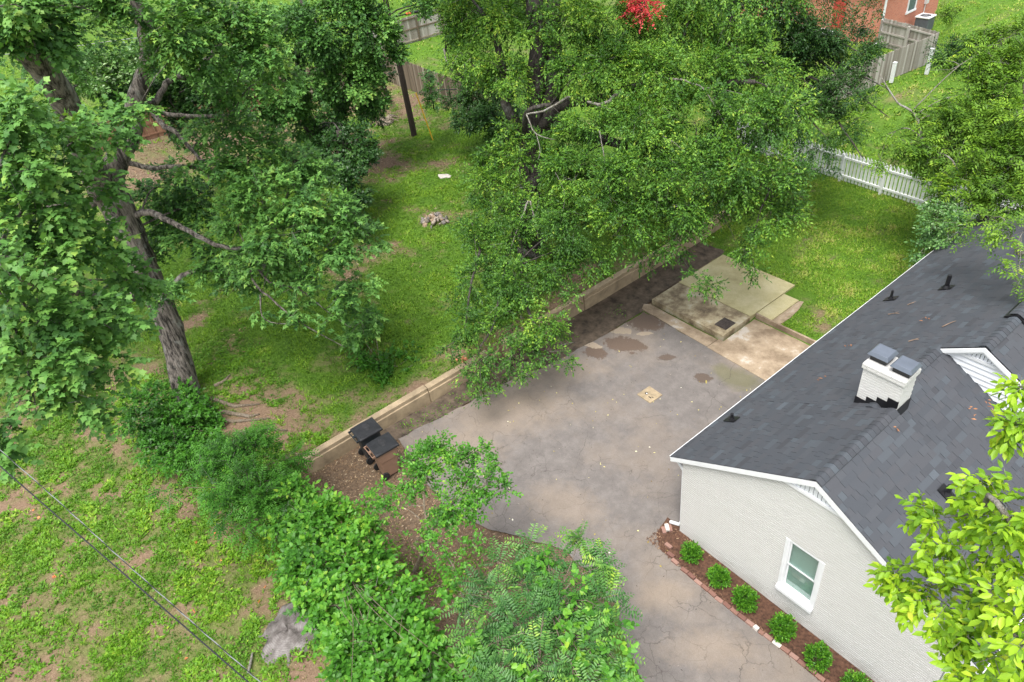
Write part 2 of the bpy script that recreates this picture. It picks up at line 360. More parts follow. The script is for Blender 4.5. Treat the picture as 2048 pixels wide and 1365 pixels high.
# ---------------------------------------------------------------- leaves
def T(v, f): return np.array(v, float), f
LEAF = {
 'small': T([(0, 0, 0), (.45, .5, .1), (1, 0, -.06), (.45, -.5, .1)], [[(0, 2, 1), (0, 3, 2)]]),
 'tri': T([(0, .5, 0), (0, -.5, 0), (1, 0, 0)], [[(0, 1, 2)]]),
 'oval': T([(0, 0, 0), (.25, .36, .1), (.62, .42, .07), (1, 0, -.14), (.62, -.42, .07), (.25, -.36, .1), (.5, 0, .0)], [[(0, 6, 2, 1), (0, 5, 4, 6)], [(6, 3, 2), (6, 4, 3)]]),
 'maple': T([(0, 0, 0), (-.08, .42, .04), (.2, .33, .05), (.45, .54, -.03), (.6, .27, .04), (1, 0, -.12), (.6, -.27, .04), (.45, -.54, -.03), (.2, -.33, .05), (-.08, -.42, .04), (.5, 0, .0)],
            [[(0, 10, 4, 2), (0, 8, 6, 10)], [(0, 2, 1), (2, 4, 3), (10, 5, 4), (0, 9, 8), (8, 7, 6), (10, 6, 5)]]),
 'maple3': T([(0, 0, 0), (.12, .5, -.02), (.42, .24, .06), (1, 0, -.12), (.42, -.24, .06), (.12, -.5, -.02)], [[(0, 3, 2, 1), (0, 5, 4, 3)]]),
 'heart': T([(0, 0, 0), (-.12, .28, .06), (.12, .5, .07), (.6, .34, .04), (1, 0, -.12), (.6, -.34, .04), (.12, -.5, .07), (-.12, -.28, .06)], [[(0, 4, 3, 2), (0, 6, 5, 4)], [(0, 2, 1), (0, 7, 6)]]),
}
def unit(a): return a/np.maximum(np.linalg.norm(a, axis=-1, keepdims=True), 1e-9)
def leaf_frames(pos, ax, nr):
    ax = unit(ax); nr = unit(nr-ax*(nr*ax).sum(-1, keepdims=True)); return ax, np.cross(nr, ax), nr
def leafmesh(name, pos, ax, nr, L, Wd, tint, kind):
    tv, tf = LEAF[kind]; a, s, n = leaf_frames(pos, ax, nr); k = len(tv); m = len(pos)
    P = pos[:, None]+L[:, None, None]*tv[None, :, 0, None]*a[:, None]+Wd[:, None, None]*tv[None, :, 1, None]*s[:, None]+L[:, None, None]*tv[None, :, 2, None]*n[:, None]
    off = (np.arange(m)*k)[:, None, None]
    fs = [(off+np.array(f)[None]).reshape(-1, len(f[0])) for f in tf]
    return npmesh(name, P.reshape(-1, 3), fs, np.repeat(tint, k))
def clump_pts(blobs, rng, per, sub=8, subr=.42, shell=.55):
    """blobs [(c, r)] -> spray origins, outward direction, clump tint"""
    O, D, Tn = [], [], []
    for c, r, *ex in blobs:
        dens = ex[0] if ex else 1.0
        dk = ex[1] if len(ex) > 1 else 0.0
        K = max(3, int(sub*(.7+.6*rng.random())))
        d = unit(rng.normal(size=(K, 3))+np.array([0, 0, .25])); rr = r*(shell+(1-shell)*rng.random((K, 1)))
        cc = np.array(c)+d*rr*np.array([1, 1, .8])*.8
        n = max(2, int(per*dens*r*r/K))
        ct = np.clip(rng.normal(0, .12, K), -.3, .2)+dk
        for i in range(K):
            q = rng.normal(size=(n, 3)); q = unit(q)*(rng.random((n, 1))**.45)*subr*r*(.7+.6*rng.random())
            q[:, 2] *= .7
            O.append(cc[i]+q); D.append(unit(q)*.6+d[i]*.8); Tn.append(np.full(n, ct[i]))
    return np.concatenate(O), np.concatenate(D), np.concatenate(Tn)
def sprays(O, D, Tn, rng, n=6, L=.4, ll=.12, lw=.06, ang=55, droop=.25, up=.7, rnd=.35, dist=False, tj=.13, tip=.1, base=.5):
    """leaves set along short twigs; dist: two flat ranks (pinnate)"""
    S = len(O); d = unit(D+rng.normal(0, .5, (S, 3))+np.array([0, 0, -droop]))
    upv = np.tile(np.array([0., 0, 1]), (S, 1))+rng.normal(0, .3, (S, 3))
    sd = unit(np.cross(d, upv)); nn = np.cross(sd, d)
    i = (np.arange(n)+.5)/n
    sag = -droop*.5*(i**2)*L
    P = O[:, None]+d[:, None]*(i*L)[None, :, None]+np.array([0, 0, 1.])*sag[None, :, None]
    side = np.where(np.arange(n) % 2 == 0, 1., -1.)
    a = math.radians(ang)
    ax = d[:, None]*math.cos(a)+sd[:, None]*(side*math.sin(a))[None, :, None]+rng.normal(0, rnd, (S, n, 3))*(.4 if dist else 1)
    ax[..., 2] -= droop*.5
    if not dist: ax[:, -1] = d
    nr = nn[:, None]*(1-up)+np.array([0, 0, 1.])*up+rng.normal(0, rnd*(.5 if dist else 1), (S, n, 3))
    szz = (.75+.5*rng.random((S, n)))
    if dist: szz *= np.sin(np.pi*(.12+.8*i))[None]**.5
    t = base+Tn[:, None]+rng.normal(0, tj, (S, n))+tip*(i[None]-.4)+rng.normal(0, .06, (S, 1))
    z = lambda q: q.reshape(-1, q.shape[-1]) if q.ndim == 3 else q.ravel()
    return dict(pos=z(P), ax=z(ax), nr=z(nr), L=(szz*ll).ravel(), W=(szz*lw).ravel(), tint=np.clip(t, 0, 1).ravel(), org=O, dir=d, sl=L)
def join(ls): return {k: np.concatenate([l[k] for l in ls]) for k in ('pos', 'ax', 'nr', 'L', 'W', 'tint')}
NLEAFT = 7
def foliage(root, lf, kind, mat, name='crown', singles=0):
    """the crown: one joined part; the leaves that show largest are parts of their own"""
    if singles:
        q = (lf['pos']-CAM)@M; px = q[:, :2]/q[:, 2:]*F+np.array([1024, 682.5]); dist = np.linalg.norm(q, axis=1)
        inside = (px[:, 0] > 8) & (px[:, 0] < 2040) & (px[:, 1] > 8) & (px[:, 1] < 1357) & (q[:, 2] > 0)
        facing = np.abs((unit(lf['nr'])*unit(CAM-lf['pos'])).sum(1))
        # keep the frontmost leaf of each small cell of the view
        score = np.where(inside, lf['L']*lf['W']/dist**2*(.3+facing), -1)
        cell = (px//16).astype(np.int64); key = cell[:, 0]*1000+cell[:, 1]
        order = np.lexsort((dist, key)); first = np.ones(len(order), bool); first[1:] = key[order][1:] != key[order][:-1]
        front = np.zeros(len(order), bool); front[order[first]] = True
        score = np.where(front, score, -1)
        pick = np.argsort(-score)[:singles]; pick = pick[score[pick] > 0]
        tv, tf = LEAF[kind]
        ms = []
        for j in range(NLEAFT):
            me = npmesh('leaf', tv, [np.array(f) for f in tf], np.full(len(tv), (j+.5)/NLEAFT)); me.materials.append(mat); ms.append(me)
        a, s, n = leaf_frames(lf['pos'][pick], lf['ax'][pick], lf['nr'][pick])
        inv = root.matrix_basis.inverted() if root is not None else Matrix()
        for w, i in enumerate(pick):
            o = bpy.data.objects.new('leaf', ms[min(NLEAFT-1, int(lf['tint'][i]*NLEAFT))]); COL.objects.link(o); o.parent = root
            L, Wd = lf['L'][i], lf['W'][i]; p = lf['pos'][i]
            m4 = Matrix([(a[w][r]*L, s[w][r]*Wd, n[w][r]*L, p[r]) for r in range(3)]+[(0, 0, 0, 1)])
            o.matrix_basis = inv @ m4
        keep = np.ones(len(lf['pos']), bool); keep[pick] = False
        lf = {k: lf[k][keep] for k in ('pos', 'ax', 'nr', 'L', 'W', 'tint')}
    off = np.array(root.location)
    me = leafmesh(name, lf['pos']-off, lf['ax'], lf['nr'], lf['L'], lf['W'], lf['tint'], kind)
    o = ob(name, me, mat, root); o['kind'] = 'stuff'; return o
def blobs_px(lst, shrink=0):
    """(px, py, distance, radius px, density, tint shift) -> world spheres"""
    out = []
    for b in lst:
        px, py, D, r = b[:4]; r0 = r/F*D; out.append((atD(px, py, D), max(r0-shrink, .45*r0))+tuple(b[4:]))
    return out
def curve(pts, n=6):
    """smooth a polyline of (x,y,z,r)"""
    P = np.array(pts, float); out = []
    for i in range(len(P)-1):
        p0 = P[max(i-1, 0)]; p1 = P[i]; p2 = P[i+1]; p3 = P[min(i+2, len(P)-1)]
        for k in range(n):
            t = k/n; out.append(.5*((2*p1)+(-p0+p2)*t+(2*p0-5*p1+4*p2-p3)*t*t+(-p0+3*p1-3*p2+p3)*t**3))
    out.append(P[-1]); return np.array(out)
def limb(mb, pts, off, n=10, sub=5, wob=.02, ridges=0, rng=random):
    c = curve(pts, sub)
    for p in c[1:]: p[:3] += np.array([rng.gauss(0, wob)*p[3]*4 for _ in range(3)])
    mb.tube([p[:3]-off for p in c], [max(p[3], .004) for p in c], n, True, .05 if n > 6 else 0)
    return c
def auto_limbs(mb, skel, blobs, off, rng, r0=.05, n=5, frac=1.0, sag=.15):
    sk = np.concatenate(skel); big = np.array([b[0] for b in blobs if b[1] > .42])
    for b in blobs:
        if rng.random() > frac: continue
        c, r = np.array(b[0]), b[1]
        if r < .42 and len(big) > 3:
            q = big[np.argmin(np.linalg.norm(big-c, axis=1)+np.maximum(0, c[2]-big[:, 2]))]; m2 = (q+c)/2+np.array([0, 0, .08])
            mb.tube([q-off, m2-off, c-off], [.012, .009, .004], 4); continue
        e = sk[:, :3]-c; j = np.argmin(np.linalg.norm(e, axis=1)+np.maximum(0, sk[:, 2]-c[2])*.6); s = sk[j]
        L = np.linalg.norm(c-s[:3])
        mid = (s[:3]+c)/2+rng.normal(0, .06*L, 3)+np.array([0, 0, sag*L])
        rr = min(s[3]*.5, r0+.009*L)
        cv = curve([(*s[:3], rr), (*mid, rr*.7), (*c, rr*.35), (*(c+(c-mid)*.35+rng.normal(0, .1*r, 3)), rr*.12)], 4)
        mb.tube([p[:3]-off for p in cv], [max(.004, p[3]) for p in cv], n)
        for k in range(4):                                   # side branches
            p = cv[rng.integers(4, len(cv)-1)]; q = p[:3]+unit(rng.normal(size=3)+np.array([0, 0, .2]))*r*(.6+.5*rng.random())
            m2 = (p[:3]+q)/2+rng.normal(0, .08*r, 3)
            mb.tube([p[:3]-off, m2-off, q-off], [p[3]*.6+.004, p[3]*.4+.003, .003], 4)
def twigs(root, lf_list, rng, frac, mat, r=.006, name='twigs'):
    """some of the thin twigs that carry the leaves"""
    O = np.concatenate([l['org'] for l in lf_list]); d = np.concatenate([l['dir'] for l in lf_list]); L = np.concatenate([np.full(len(l['org']), l['sl']) for l in lf_list])
    pick = rng.random(len(O)) < frac; O, d, L = O[pick], d[pick], L[pick]; n = len(O)
    if not n: return
    p0 = O-d*L[:, None]*.7+np.array([0, 0, .0]); p1 = O+d*L[:, None]*.9
    s = unit(np.cross(d, rng.normal(size=(n, 3)))); u = np.cross(d, s)
    ring = [s, -.5*s+.87*u, -.5*s-.87*u]
    P = np.stack([p0+q*r for q in ring]+[p1+q*r*.4 for q in ring], 1)-np.array(root.location)
    o_ = (np.arange(n)*6)[:, None, None]
    f = (o_+np.array([[0, 1, 4, 3], [1, 2, 5, 4], [2, 0, 3, 5]])[None]).reshape(-1, 4)
    o = ob(name, npmesh(name, P.reshape(-1, 3), [f]), mat, root); o['kind'] = 'stuff'

# ---------------------------------------------------------------- the white brick house
SLP = .586
RIDGES = [(-.09, 2.62, 3.19), (2.62, 5.38, 2.77), (5.36, 14.9, 3.64)]   # y0, y1, ridge x of the three roof lengths
def zl(x): return 2.68+SLP*(x+.3)
house = empty('brick_house', (0, 0, 0), 0, 'white painted brick house with dark shingle roof beside the driveway', 'house')
roofmb = MB()
for y0, y1, rx in RIDGES:
    zr = zl(rx); ex = 2*rx+.3
    roofmb.extr([(-.3, y0, 2.66), (rx, y0, zr-.02), (ex, y0, 2.66), (ex, y0, 2.56), (rx, y0, zr-.13), (-.3, y0, 2.56)], (0, y1-y0, 0))
roof = roofmb.build('roof', DECK, house)
# shingles: wedge-shaped tabs in lapped courses
SV = [(0, 0, .003), (1, 0, .003), (1, 1, 0), (0, 1, 0), (0, 0, .0115), (1, 0, .0115), (1, 1, .005), (0, 1, .005)]
SF = [(4, 5, 6, 7), (0, 1, 5, 4), (1, 2, 6, 5), (3, 0, 4, 7)]
rs = np.random.default_rng(4)
nl = math.hypot(1, SLP)
sh = []     # origin, along, up, normal, width, height, tint
def course_fill(y0, y1, rx, left):
    up = np.array([1, 0, SLP])/nl if left else np.array([-1, 0, SLP])/nl
    nrm = np.array([-SLP, 0, 1])/nl if left else np.array([SLP, 0, 1])/nl
    org = np.array([-.31, 0, 2.66+.003]) if left else np.array([2*rx+.31, 0, 2.66+.003])
    Ls = (rx+.3)*nl
    i = 0; s = 0.
    while s < Ls-.02:
        h = min(.145*1.12, Ls-s); y = y0-rs.random()*.25
        while y < y1:
            w = rs.choice([.16, .22, .28, .34, .42]); a, b = max(y, y0), min(y+w, y1)
            if b-a > .015:
                sh.append((org+up*s+np.array([0, a, 0])+nrm*(.003 if rs.random() < .5 else 0), np.array([0, 1, 0]), up, nrm, b-a-.006, h, np.clip(rs.normal(.45, .2), 0, 1)))
            y += w
        s += .145
ys = [-.1, 2.63, 5.37, 14.92]
for k, (y0, y1, rx) in enumerate(RIDGES):
    course_fill(ys[k] if k != 2 else 5.35, ys[k+1] if k != 1 else 5.36, rx, True)
    course_fill(ys[k] if k != 2 else 5.35, ys[k+1] if k != 1 else 5.45, rx, False)
so_ = np.array([q[0]+q[1]*q[4]/2+q[2]*q[5]/2 for q in sh])
q = (so_-CAM)@M; px = q[:, :2]/q[:, 2:]*F+np.array([1024, 682.5])
area = np.array([abs(np.dot(s_[3], unit(CAM-o_)))*s_[4]*s_[5] for s_, o_ in zip(sh, so_)])/np.linalg.norm(q, axis=1)**2
vis = (px[:, 0] > 0) & (px[:, 0] < 2048) & (px[:, 1] > 0) & (px[:, 1] < 1365)
area = np.where(vis, area, 0); order = np.argsort(-area)
smesh = []
for j in range(9):
    me = npmesh('shingle', SV, [np.array(SF)], np.full(8, j/8), flat=True); me.materials.append(SHING); smesh.append(me)
for i in order[:300]:
    o_, al, up, nrm, w, h, tn = sh[i]
    o = bpy.data.objects.new('shingle', smesh[int(round(tn*8))]); COL.objects.link(o); o.parent = roof
    o.matrix_basis = Matrix([(al[r]*w, up[r]*h, nrm[r], o_[r]) for r in range(3)]+[(0, 0, 0, 1)])
rest = order[300:]; sv = np.array(SV)
P = np.concatenate([sh[i][0]+np.outer(sv[:, 0]*sh[i][4], sh[i][1])+np.outer(sv[:, 1]*sh[i][5], sh[i][2])+np.outer(sv[:, 2], sh[i][3]) for i in rest])
fo = (np.arange(len(rest))*8)[:, None, None]
o = ob('shingles', npmesh('shingles', P, [(fo+np.array(SF)[None]).reshape(-1, 4)], np.repeat([sh[i][6] for i in rest], 8), flat=True), SHING, roof); o['kind'] = 'stuff'
capm = []
for j in range(6):
    b = MB(); d = Vector((math.cos(math.atan(SLP)), 0, -math.sin(math.atan(SLP))))*.15
    pr = [(-d.x, d.z), (-.05, -.02), (0, .0), (.05, -.02), (d.x, d.z)]
    n_ = len(pr); v = []
    for yy, zz in ((0, .034), (.26, .016)):
        v += [(x, yy, z+zz) for x, z in pr]+[(x, yy, z+zz-.014) for x, z in pr]
    f = [(i, i+1, 2*n_+i+1, 2*n_+i) for i in range(n_-1)]+[(n_+i, n_+i+1, i+1, i) for i in range(n_-1)]+[(0, 2*n_, 3*n_, n_), (n_-1, 2*n_-1, 4*n_-1, 3*n_-1)]
    me = npmesh('ridge_cap', v, [np.array(f)], np.full(len(v), .1+.8*j/5), flat=True); me.materials.append(SHING); capm.append(me)
for y0, y1, rx in RIDGES:
    y = y0-.02
    while y < y1-.12:
        o = bpy.data.objects.new('ridge_cap', random.choice(capm)); COL.objects.link(o); o.parent = roof; o.location = (rx, y, zl(rx)); y += .145
# raised ridge vent on the rear length
b = MB(); rx = 3.64; zr = zl(rx)
b.extr([(rx-.24, 6.75, zr-.10), (rx-.2, 6.75, zr-.05), (rx, 6.75, zr+.07), (rx+.2, 6.75, zr-.05), (rx+.24, 6.75, zr-.10)], (0, 7.6, 0))
rv = b.build('ridge_vent', BLACKM, roof)
y = 6.78
while y < 14.2:
    o = bpy.data.objects.new('ridge_cap', random.choice(capm)); COL.objects.link(o); o.parent = roof; o.location = (rx, y, zr+.062); o.scale = (1.25, 1, 1); y += .145

# --- near gable wall of painted bricks
WX0, WX1, WZ0, WZ1 = 2.86, 3.64, .86, 2.52         # window opening
ZF = 4.10                                           # foot of the boarded gable tip
wl = MB()
def gx_at(z): return (max(0, (z-2.52)/SLP-.3+.02), min(6.2, 6.38+.3-(z-2.52)/SLP-.02))
wl.box((0, .02, -.1), (WX0, .2, 2.5)); wl.box((WX1, .02, -.1), (6.2, .2, 2.5)); wl.box((WX0, .02, -.1), (WX1, .2, WZ0)); wl.box((WX0, .022, WZ1), (WX1, .2, 2.6))
a0, a1 = gx_at(2.5), gx_at(ZF)
wl.extr([(a0[0], .021, 2.5), (a0[1], .021, 2.5), (a1[1], .021, ZF), (a1[0], .021, ZF)], (0, .17, 0))
wl.box((0, .2, -.1), (.18, 14.7, 2.6)); wl.box((6.02, .2, -.1), (6.2, 2.55, 2.6)); wl.box((.18, 2.37, -.1), (6.02, 2.55, 2.6))
wl.box((5.3, 2.55, -.1), (5.48, 5.5, 2.6)); wl.box((.18, 14.5, -.1), (7.2, 14.7, 2.6)); wl.box((7.05, 5.5, -.1), (7.23, 14.5, 2.6)); wl.box((5.48, 5.5, -.1), (7.05, 5.68, 2.6))
wall = wl.build('wall', MORTAR, house)
bv = [(0, 0, 0), (1, 0, 0), (1, 0, 1), (0, 0, 1), (.003, -1, .07), (.997, -1, .07), (.997, -1, .93), (.003, -1, .93)]
bf = [(4, 5, 6, 7), (0, 1, 5, 4), (1, 2, 6, 5), (2, 3, 7, 6), (3, 0, 4, 7)]
bricks = []
z = -.06; r_ = 0
while z < ZF-.02:
    h = .061
    x0_, x1_ = (0, 6.2) if z < 2.5 else gx_at(z+h)
    x = -(r_ % 2)*.105
    while x < 6.2:
        a, b_ = max(x, x0_), min(x+.2, x1_)
        segs = [(a, b_)]
        if WZ0-.1 < z+h/2 < WZ1: segs = [(a, min(b_, WX0-.005)), (max(a, WX1+.005), b_)]
        for s0, s1 in segs:
            if s1-s0 > .025: bricks.append((s0, z, s1-s0, h, .0025+rs.random()*.003, np.clip(rs.normal(.5, .22), 0, 1)))
        x += .2012
    z += .068; r_ += 1
bc = np.array([(b[0]+b[2]/2, 0, b[1]+b[3]/2) for b in bricks]); q = (bc-CAM)@M; px = q[:, :2]/q[:, 2:]*F+np.array([1024, 682.5])
vis = (px[:, 0] > 0) & (px[:, 0] < 2048) & (px[:, 1] > 0) & (px[:, 1] < 1365)
order = np.argsort(-np.where(vis, np.array([b[2]*b[3] for b in bricks])*np.abs((CAM[1]))/np.linalg.norm(q, axis=1)**3, 0))
bm_ = []
for j in range(7):
    me = npmesh('brick', bv, [np.array(bf)], np.full(8, j/6), flat=True); me.materials.append(BRICKP); bm_.append(me)
for i in order[:300]:
    x, z, w, h, d, tn = bricks[i]
    o = bpy.data.objects.new('brick', bm_[int(round(tn*6))]); COL.objects.link(o); o.parent = wall; o.location = (x, .022, z); o.scale = (w, d+.02, h)
rest = order[300:]; bva = np.array(bv)
P = np.concatenate([bva*np.array([bricks[i][2], bricks[i][4]+.02, bricks[i][3]])+np.array([bricks[i][0], .022, bricks[i][1]]) for i in rest])
fo = (np.arange(len(rest))*8)[:, None, None]
o = ob('bricks', npmesh('bricks', P, [(fo+np.array(bf)[None]).reshape(-1, 4)], np.repeat([bricks[i][5] for i in rest], 8), flat=True), BRICKP, wall); o['kind'] = 'stuff'

# --- boarded gable tips, rake boards, gutters
def gable(y, rx, zlo, zhi, vertical, w):
    zr = zl(rx)-.13
    xl = lambda z: (z-2.55)/SLP-.3; xr = lambda z: 2*rx-xl(z)
    if vertical:
        x = xl(zlo)
        while x < xr(zlo):
            x2 = min(x+w, xr(zlo)); t0 = min(zr, 2.55+SLP*(min(x, 2*rx-x)+.3)); t1 = min(zr, 2.55+SLP*(min(x2, 2*rx-x2)+.3))
            b = MB(); pts = [(x, y, zlo), (x2-.014, y, zlo), (x2-.014, y, max(t1, zlo+.002))]
            if x < rx < x2: pts.append((rx, y, zr))
            pts.append((x, y, max(t0, zlo+.002)))
            b.extr(pts, (0, .03, 0)); b.build('siding_board', SIDING, house); x += w
    else:
        z = zlo
        while z < zhi:
            z2 = min(z+w, zhi); b = MB()
            b.add([(xl(z), y-.03, z), (xr(z), y-.03, z), (xr(z2), y+.006, z2), (xl(z2), y+.006, z2), (xl(z), y+.03, z), (xr(z), y+.03, z), (xr(z2), y+.03, z2), (xl(z2), y+.03, z2)],
                  [(0, 1, 2, 3), (5, 4, 7, 6), (0, 4, 5, 1), (3, 2, 6, 7), (1, 5, 6, 2), (4, 0, 3, 7)])
            b.build('siding_board', SIDING, house); z = z2
def rake(y, rx, th=.15, dep=.03):
    for sgn in (0, 1):
        f = (lambda x: x) if sgn == 0 else (lambda x: 2*rx-x)
        b = MB(); a = -.3
        b.extr([(f(a), y, zl(a)-.03), (f(rx), y, zl(rx)-.03), (f(rx), y, zl(rx)-.03-th), (f(a), y, zl(a)-.03-th*.9)], (0, dep, 0)); b.build('rake_board', WHITE, house)
    b = MB(); b.extr([(-.3, y+dep, 2.50), (rx, y+dep, zl(rx)-.16), (2*rx+.3, y+dep, 2.50), (2*rx+.3, y+dep, 2.475), (rx, y+dep, zl(rx)-.19), (-.3, y+dep, 2.475)], (0, .1, 0)); b.build('soffit', WHITE, house)
gable(.0, 3.19, ZF+.05, 9, True, .09); rake(-.10, 3.19)
box('gable_band', (2.44, -.03, ZF-.01), (3.94, .02, ZF+.06), WHITE, house)
gable(5.44, 3.64, 2.6, 4.50, False, .135); gable(5.43, 3.64, 4.55, 9, True, .08); rake(5.31, 3.64, .11)
box('gable_band', (3.12, 5.40, 4.49), (4.16, 5.46, 4.56), WHITE, house)
b = MB(); b.extr([(.0, 2.56, 2.5), (3.19, 2.56, 4.55), (6.3, 2.56, 2.6)], (0, .04, 0)); b.build('rear_gable', SIDING, house)
b = MB(); b.extr([(.0, 14.6, 2.5), (3.64, 14.6, 4.8), (7.2, 14.6, 2.6)], (0, .06, 0)); b.build('rear_gable', SIDING, house)
def gutter(x0, s, y0, y1):
    b = MB(); pr = [(x0, 2.65), (x0+s*.01, 2.56), (x0+s*.05, 2.54), (x0+s*.10, 2.58), (x0+s*.115, 2.665), (x0+s*.10, 2.665), (x0+s*.088, 2.59), (x0+s*.05, 2.56), (x0+s*.02, 2.57), (x0+s*.012, 2.65)]
    pr = pr if s > 0 else pr[::-1]
    b.extr([(x, y0, z) for x, z in pr], (0, y1-y0, 0)); return b.build('gutter', WHITE, house)
gutter(-.222, -1, -.09, 14.9); gutter(6.61, 1, -.09, 2.6)
def downspout(x, y, sx):
    b = MB(); pts = [(x+sx*.35, y, 2.56), (x+sx*.32, y, 2.45), (x+sx*.06, y, 2.2), (x+sx*.05, y, .25), (x+sx*.10, y-.03, .1), (x+sx*.34, y-.1, .05)]
    b.tube(pts, [.045]*6, 6); return b.build('downspout', WHITE, house)
downspout(0, .12, -1); downspout(6.2, .10, 1)
# vent pipes through the roof
for px_, py_, pl_, r, h in ((1892, 577, 'L', .055, .42), (1781, 599, 'L', .035, .3), (1463, 840, 'L', .04, .2), (1894, 990, 'R', .05, .26)):
    d = ray(px_, py_); nrm = np.array([-SLP, 0, 1]) if pl_ == 'L' else np.array([SLP, 0, 1]); p0 = np.array([3.19, 0, zl(3.19)])
    p = CAM+d*(((p0-CAM)@nrm)/(d@nrm)); b = MB()
    b.tube([p-np.array([0, 0, .1]), p+np.array([0, 0, h])], r, 12); b.tube([p+np.array([0, 0, h-.001]), p+np.array([0, 0, h+.004])], r*.7, 12)
    o = b.build('vent_pipe', BLACKM, house)
    b = MB(); s_ = -1 if pl_ == 'L' else 1
    b.extr([tuple(p+np.array([-.15, -.12, .15*SLP*s_+.025])), tuple(p+np.array([.15, -.12, -.15*SLP*s_+.025])), tuple(p+np.array([.15, .12, -.15*SLP*s_+.025])), tuple(p+np.array([-.15, .12, .15*SLP*s_+.025]))], (0, 0, .012))
    b.tube([p+np.array([0, 0, .02]), p+np.array([0, 0, .1])], [r*2.0, r*1.15], 12); b.build('flashing', BLACKM, o)
# --- chimney
cx0, cx1, cy0, cy1, cz = 2.33, 3.17, 2.80, 3.34, 5.36
ch = MB(); ch.box((cx0, cy0, 3.9), (cx1, cy1, cz-.14)); ch.box((cx0-.03, cy0-.03, cz-.14), (cx1+.03, cy1+.03, cz-.02)); ch.box((cx0-.02, cy0-.02, cz-.02), (cx1+.02, cy1+.02, cz))
chim = ch.build('chimney', MORTAR, house)
z = 3.96; k = 0
def cbrick(x, y, z, w, d, h, alongx):
    o = bpy.data.objects.new('brick', random.choice(bm_)); COL.objects.link(o); o.parent = chim
    o.location = (x, y, z); o.scale = (w, d, h); o.rotation_euler[2] = 0 if alongx else math.pi/2
while z < cz-.03:
    e = .03 if z > cz-.15 else 0
    x = cx0-e-(k % 2)*.105
    while x < cx1+e:
        a, b_ = max(x, cx0-e), min(x+.2, cx1+e)
        if b_-a > .03 and z+.06 > zl(max(a, cx0))-.1: cbrick(a, cy0-e+.002, z, b_-a, .01, .056, True)
        x += .21
    y = cy0-e-(k % 2)*.105
    while y < cy1+e:
        a, b_ = max(y, cy0-e), min(y+.2, cy1+e)
        if b_-a > .03 and z > 4.1: cbrick(cx1+e-.002, a, z, b_-a, .01, .056, False)
        y += .21
    z += .066; k += 1
# step flashing
b = MB(); n_ = 4; poly = [(cx0-.02, zl(cx0-.02)-.1)]
top = []
for i in range(n_):
    xa = cx0+(cx1-cx0)*i/n_; xb = cx0+(cx1-cx0)*(i+1)/n_
    top += [(xa, zl(xa)+.19), (xb, zl(xb)+.06)]
pts = [(cx0-.02, zl(cx0)-.1)]+[(cx0-.02, top[0][1])]+top+[(cx1+.015, zl(cx1)+.1), (cx1+.015, zl(cx1)-.1)]
b.extr([(x, cy0-.028, z) for x, z in pts], (0, .016, 0)); b.build('flashing', BLACKM, chim)
box('flashing', (cx1+.012, cy0-.02, 4.0), (cx1+.026, cy1, 4.56), BLACKM, chim)
def chcap(x, y):
    b = MB(); b.box((x-.17, y-.15, cz), (x+.17, y+.15, cz+.02)); b.box((x-.17, y-.15, cz+.02), (x+.17, y-.14, cz+.10)); b.box((x+.16, y-.139, cz+.02), (x+.17, y+.139, cz+.10)); b.box((x-.17, y-.139, cz+.02), (x-.16, y+.139, cz+.10)); b.box((x-.17, y+.14, cz+.02), (x+.17, y+.15, cz+.10))
    o = b.build('chimney_cap', BLACKM, chim)
    b = MB(); h0, h1 = cz+.15, cz+.23; a, c_ = (.225, .22), (.175, .17)
    b.add([(x-a[0], y-a[1], h0), (x+a[0], y-a[1], h0), (x+a[0], y+a[1], h0), (x-a[0], y+a[1], h0), (x-c_[0], y-c_[1], h1), (x+c_[0], y-c_[1], h1), (x+c_[0], y+c_[1], h1), (x-c_[0], y+c_[1], h1)],
          [(0, 3, 2, 1), (4, 5, 6, 7), (0, 1, 5, 4), (1, 2, 6, 5), (2, 3, 7, 6), (3, 0, 4, 7)])
    for sx, sy in ((-1, -1), (1, -1), (1, 1), (-1, 1)): b.box((x+sx*.155-.01, y+sy*.135-.01, cz+.09), (x+sx*.155+.01, y+sy*.135+.01, h0+.005))
    b.build('cap_lid', CAPM, chim, .006)
chcap(2.51, 3.10); chcap(3.02, 3.05)
# --- window
def glass(name, tint, gl=.22):
    m, t, b = nt(name); tr = N(t, 'ShaderNodeBsdfTransparent'); tr.inputs[0].default_value = (*tint, 1)
    gs = N(t, 'ShaderNodeBsdfGlossy'); gs.inputs['Roughness'].default_value = .04
    ms = N(t, 'ShaderNodeMixShader'); ms.inputs[0].default_value = gl; t.links.new(tr.outputs[0], ms.inputs[1]); t.links.new(gs.outputs[0], ms.inputs[2])
    t.links.new(ms.outputs[0], t.nodes['Material Output'].inputs[0]); return m
GLASS = glass('window_glass', (.74, .83, .80), .13); GLASSD = glass('dark_window_glass', (.3, .38, .40), .2)
BLIND = simple('blind_slat', (.66, .70, .69), .6, var=.03)
INT = simple('dark_room', (.08, .09, .09), .9)
w_ = MB(); x0, x1, z0, z1 = WX0, WX1, WZ0, WZ1
w_.box((x0, -.006, z0), (x0+.05, .11, z1)); w_.box((x1-.05, -.006, z0), (x1, .11, z1)); w_.box((x0+.05, .0, z1-.05), (x1-.05, .11, z1)); w_.box((x0+.05, .0, z0), (x1-.05, .11, z0+.05))
win = w_.build('window', WHITE, house)
b = MB(); b.box((x0-.05, -.10, z0-.10), (x1+.05, -.001, z0-.002)); b.box((x0-.05, -.07, z0-.002), (x1+.05, -.001, z0+.035)); b.build('sill', WHITE, win, .005)
b = MB(); b.box((x0-.055, -.02, z0+.036), (x0-.001, .018, z1)); b.box((x1+.001, -.02, z0+.036), (x1+.055, .018, z1)); b.build('casing', WHITE, win)
zm = (z0+z1)/2+.02
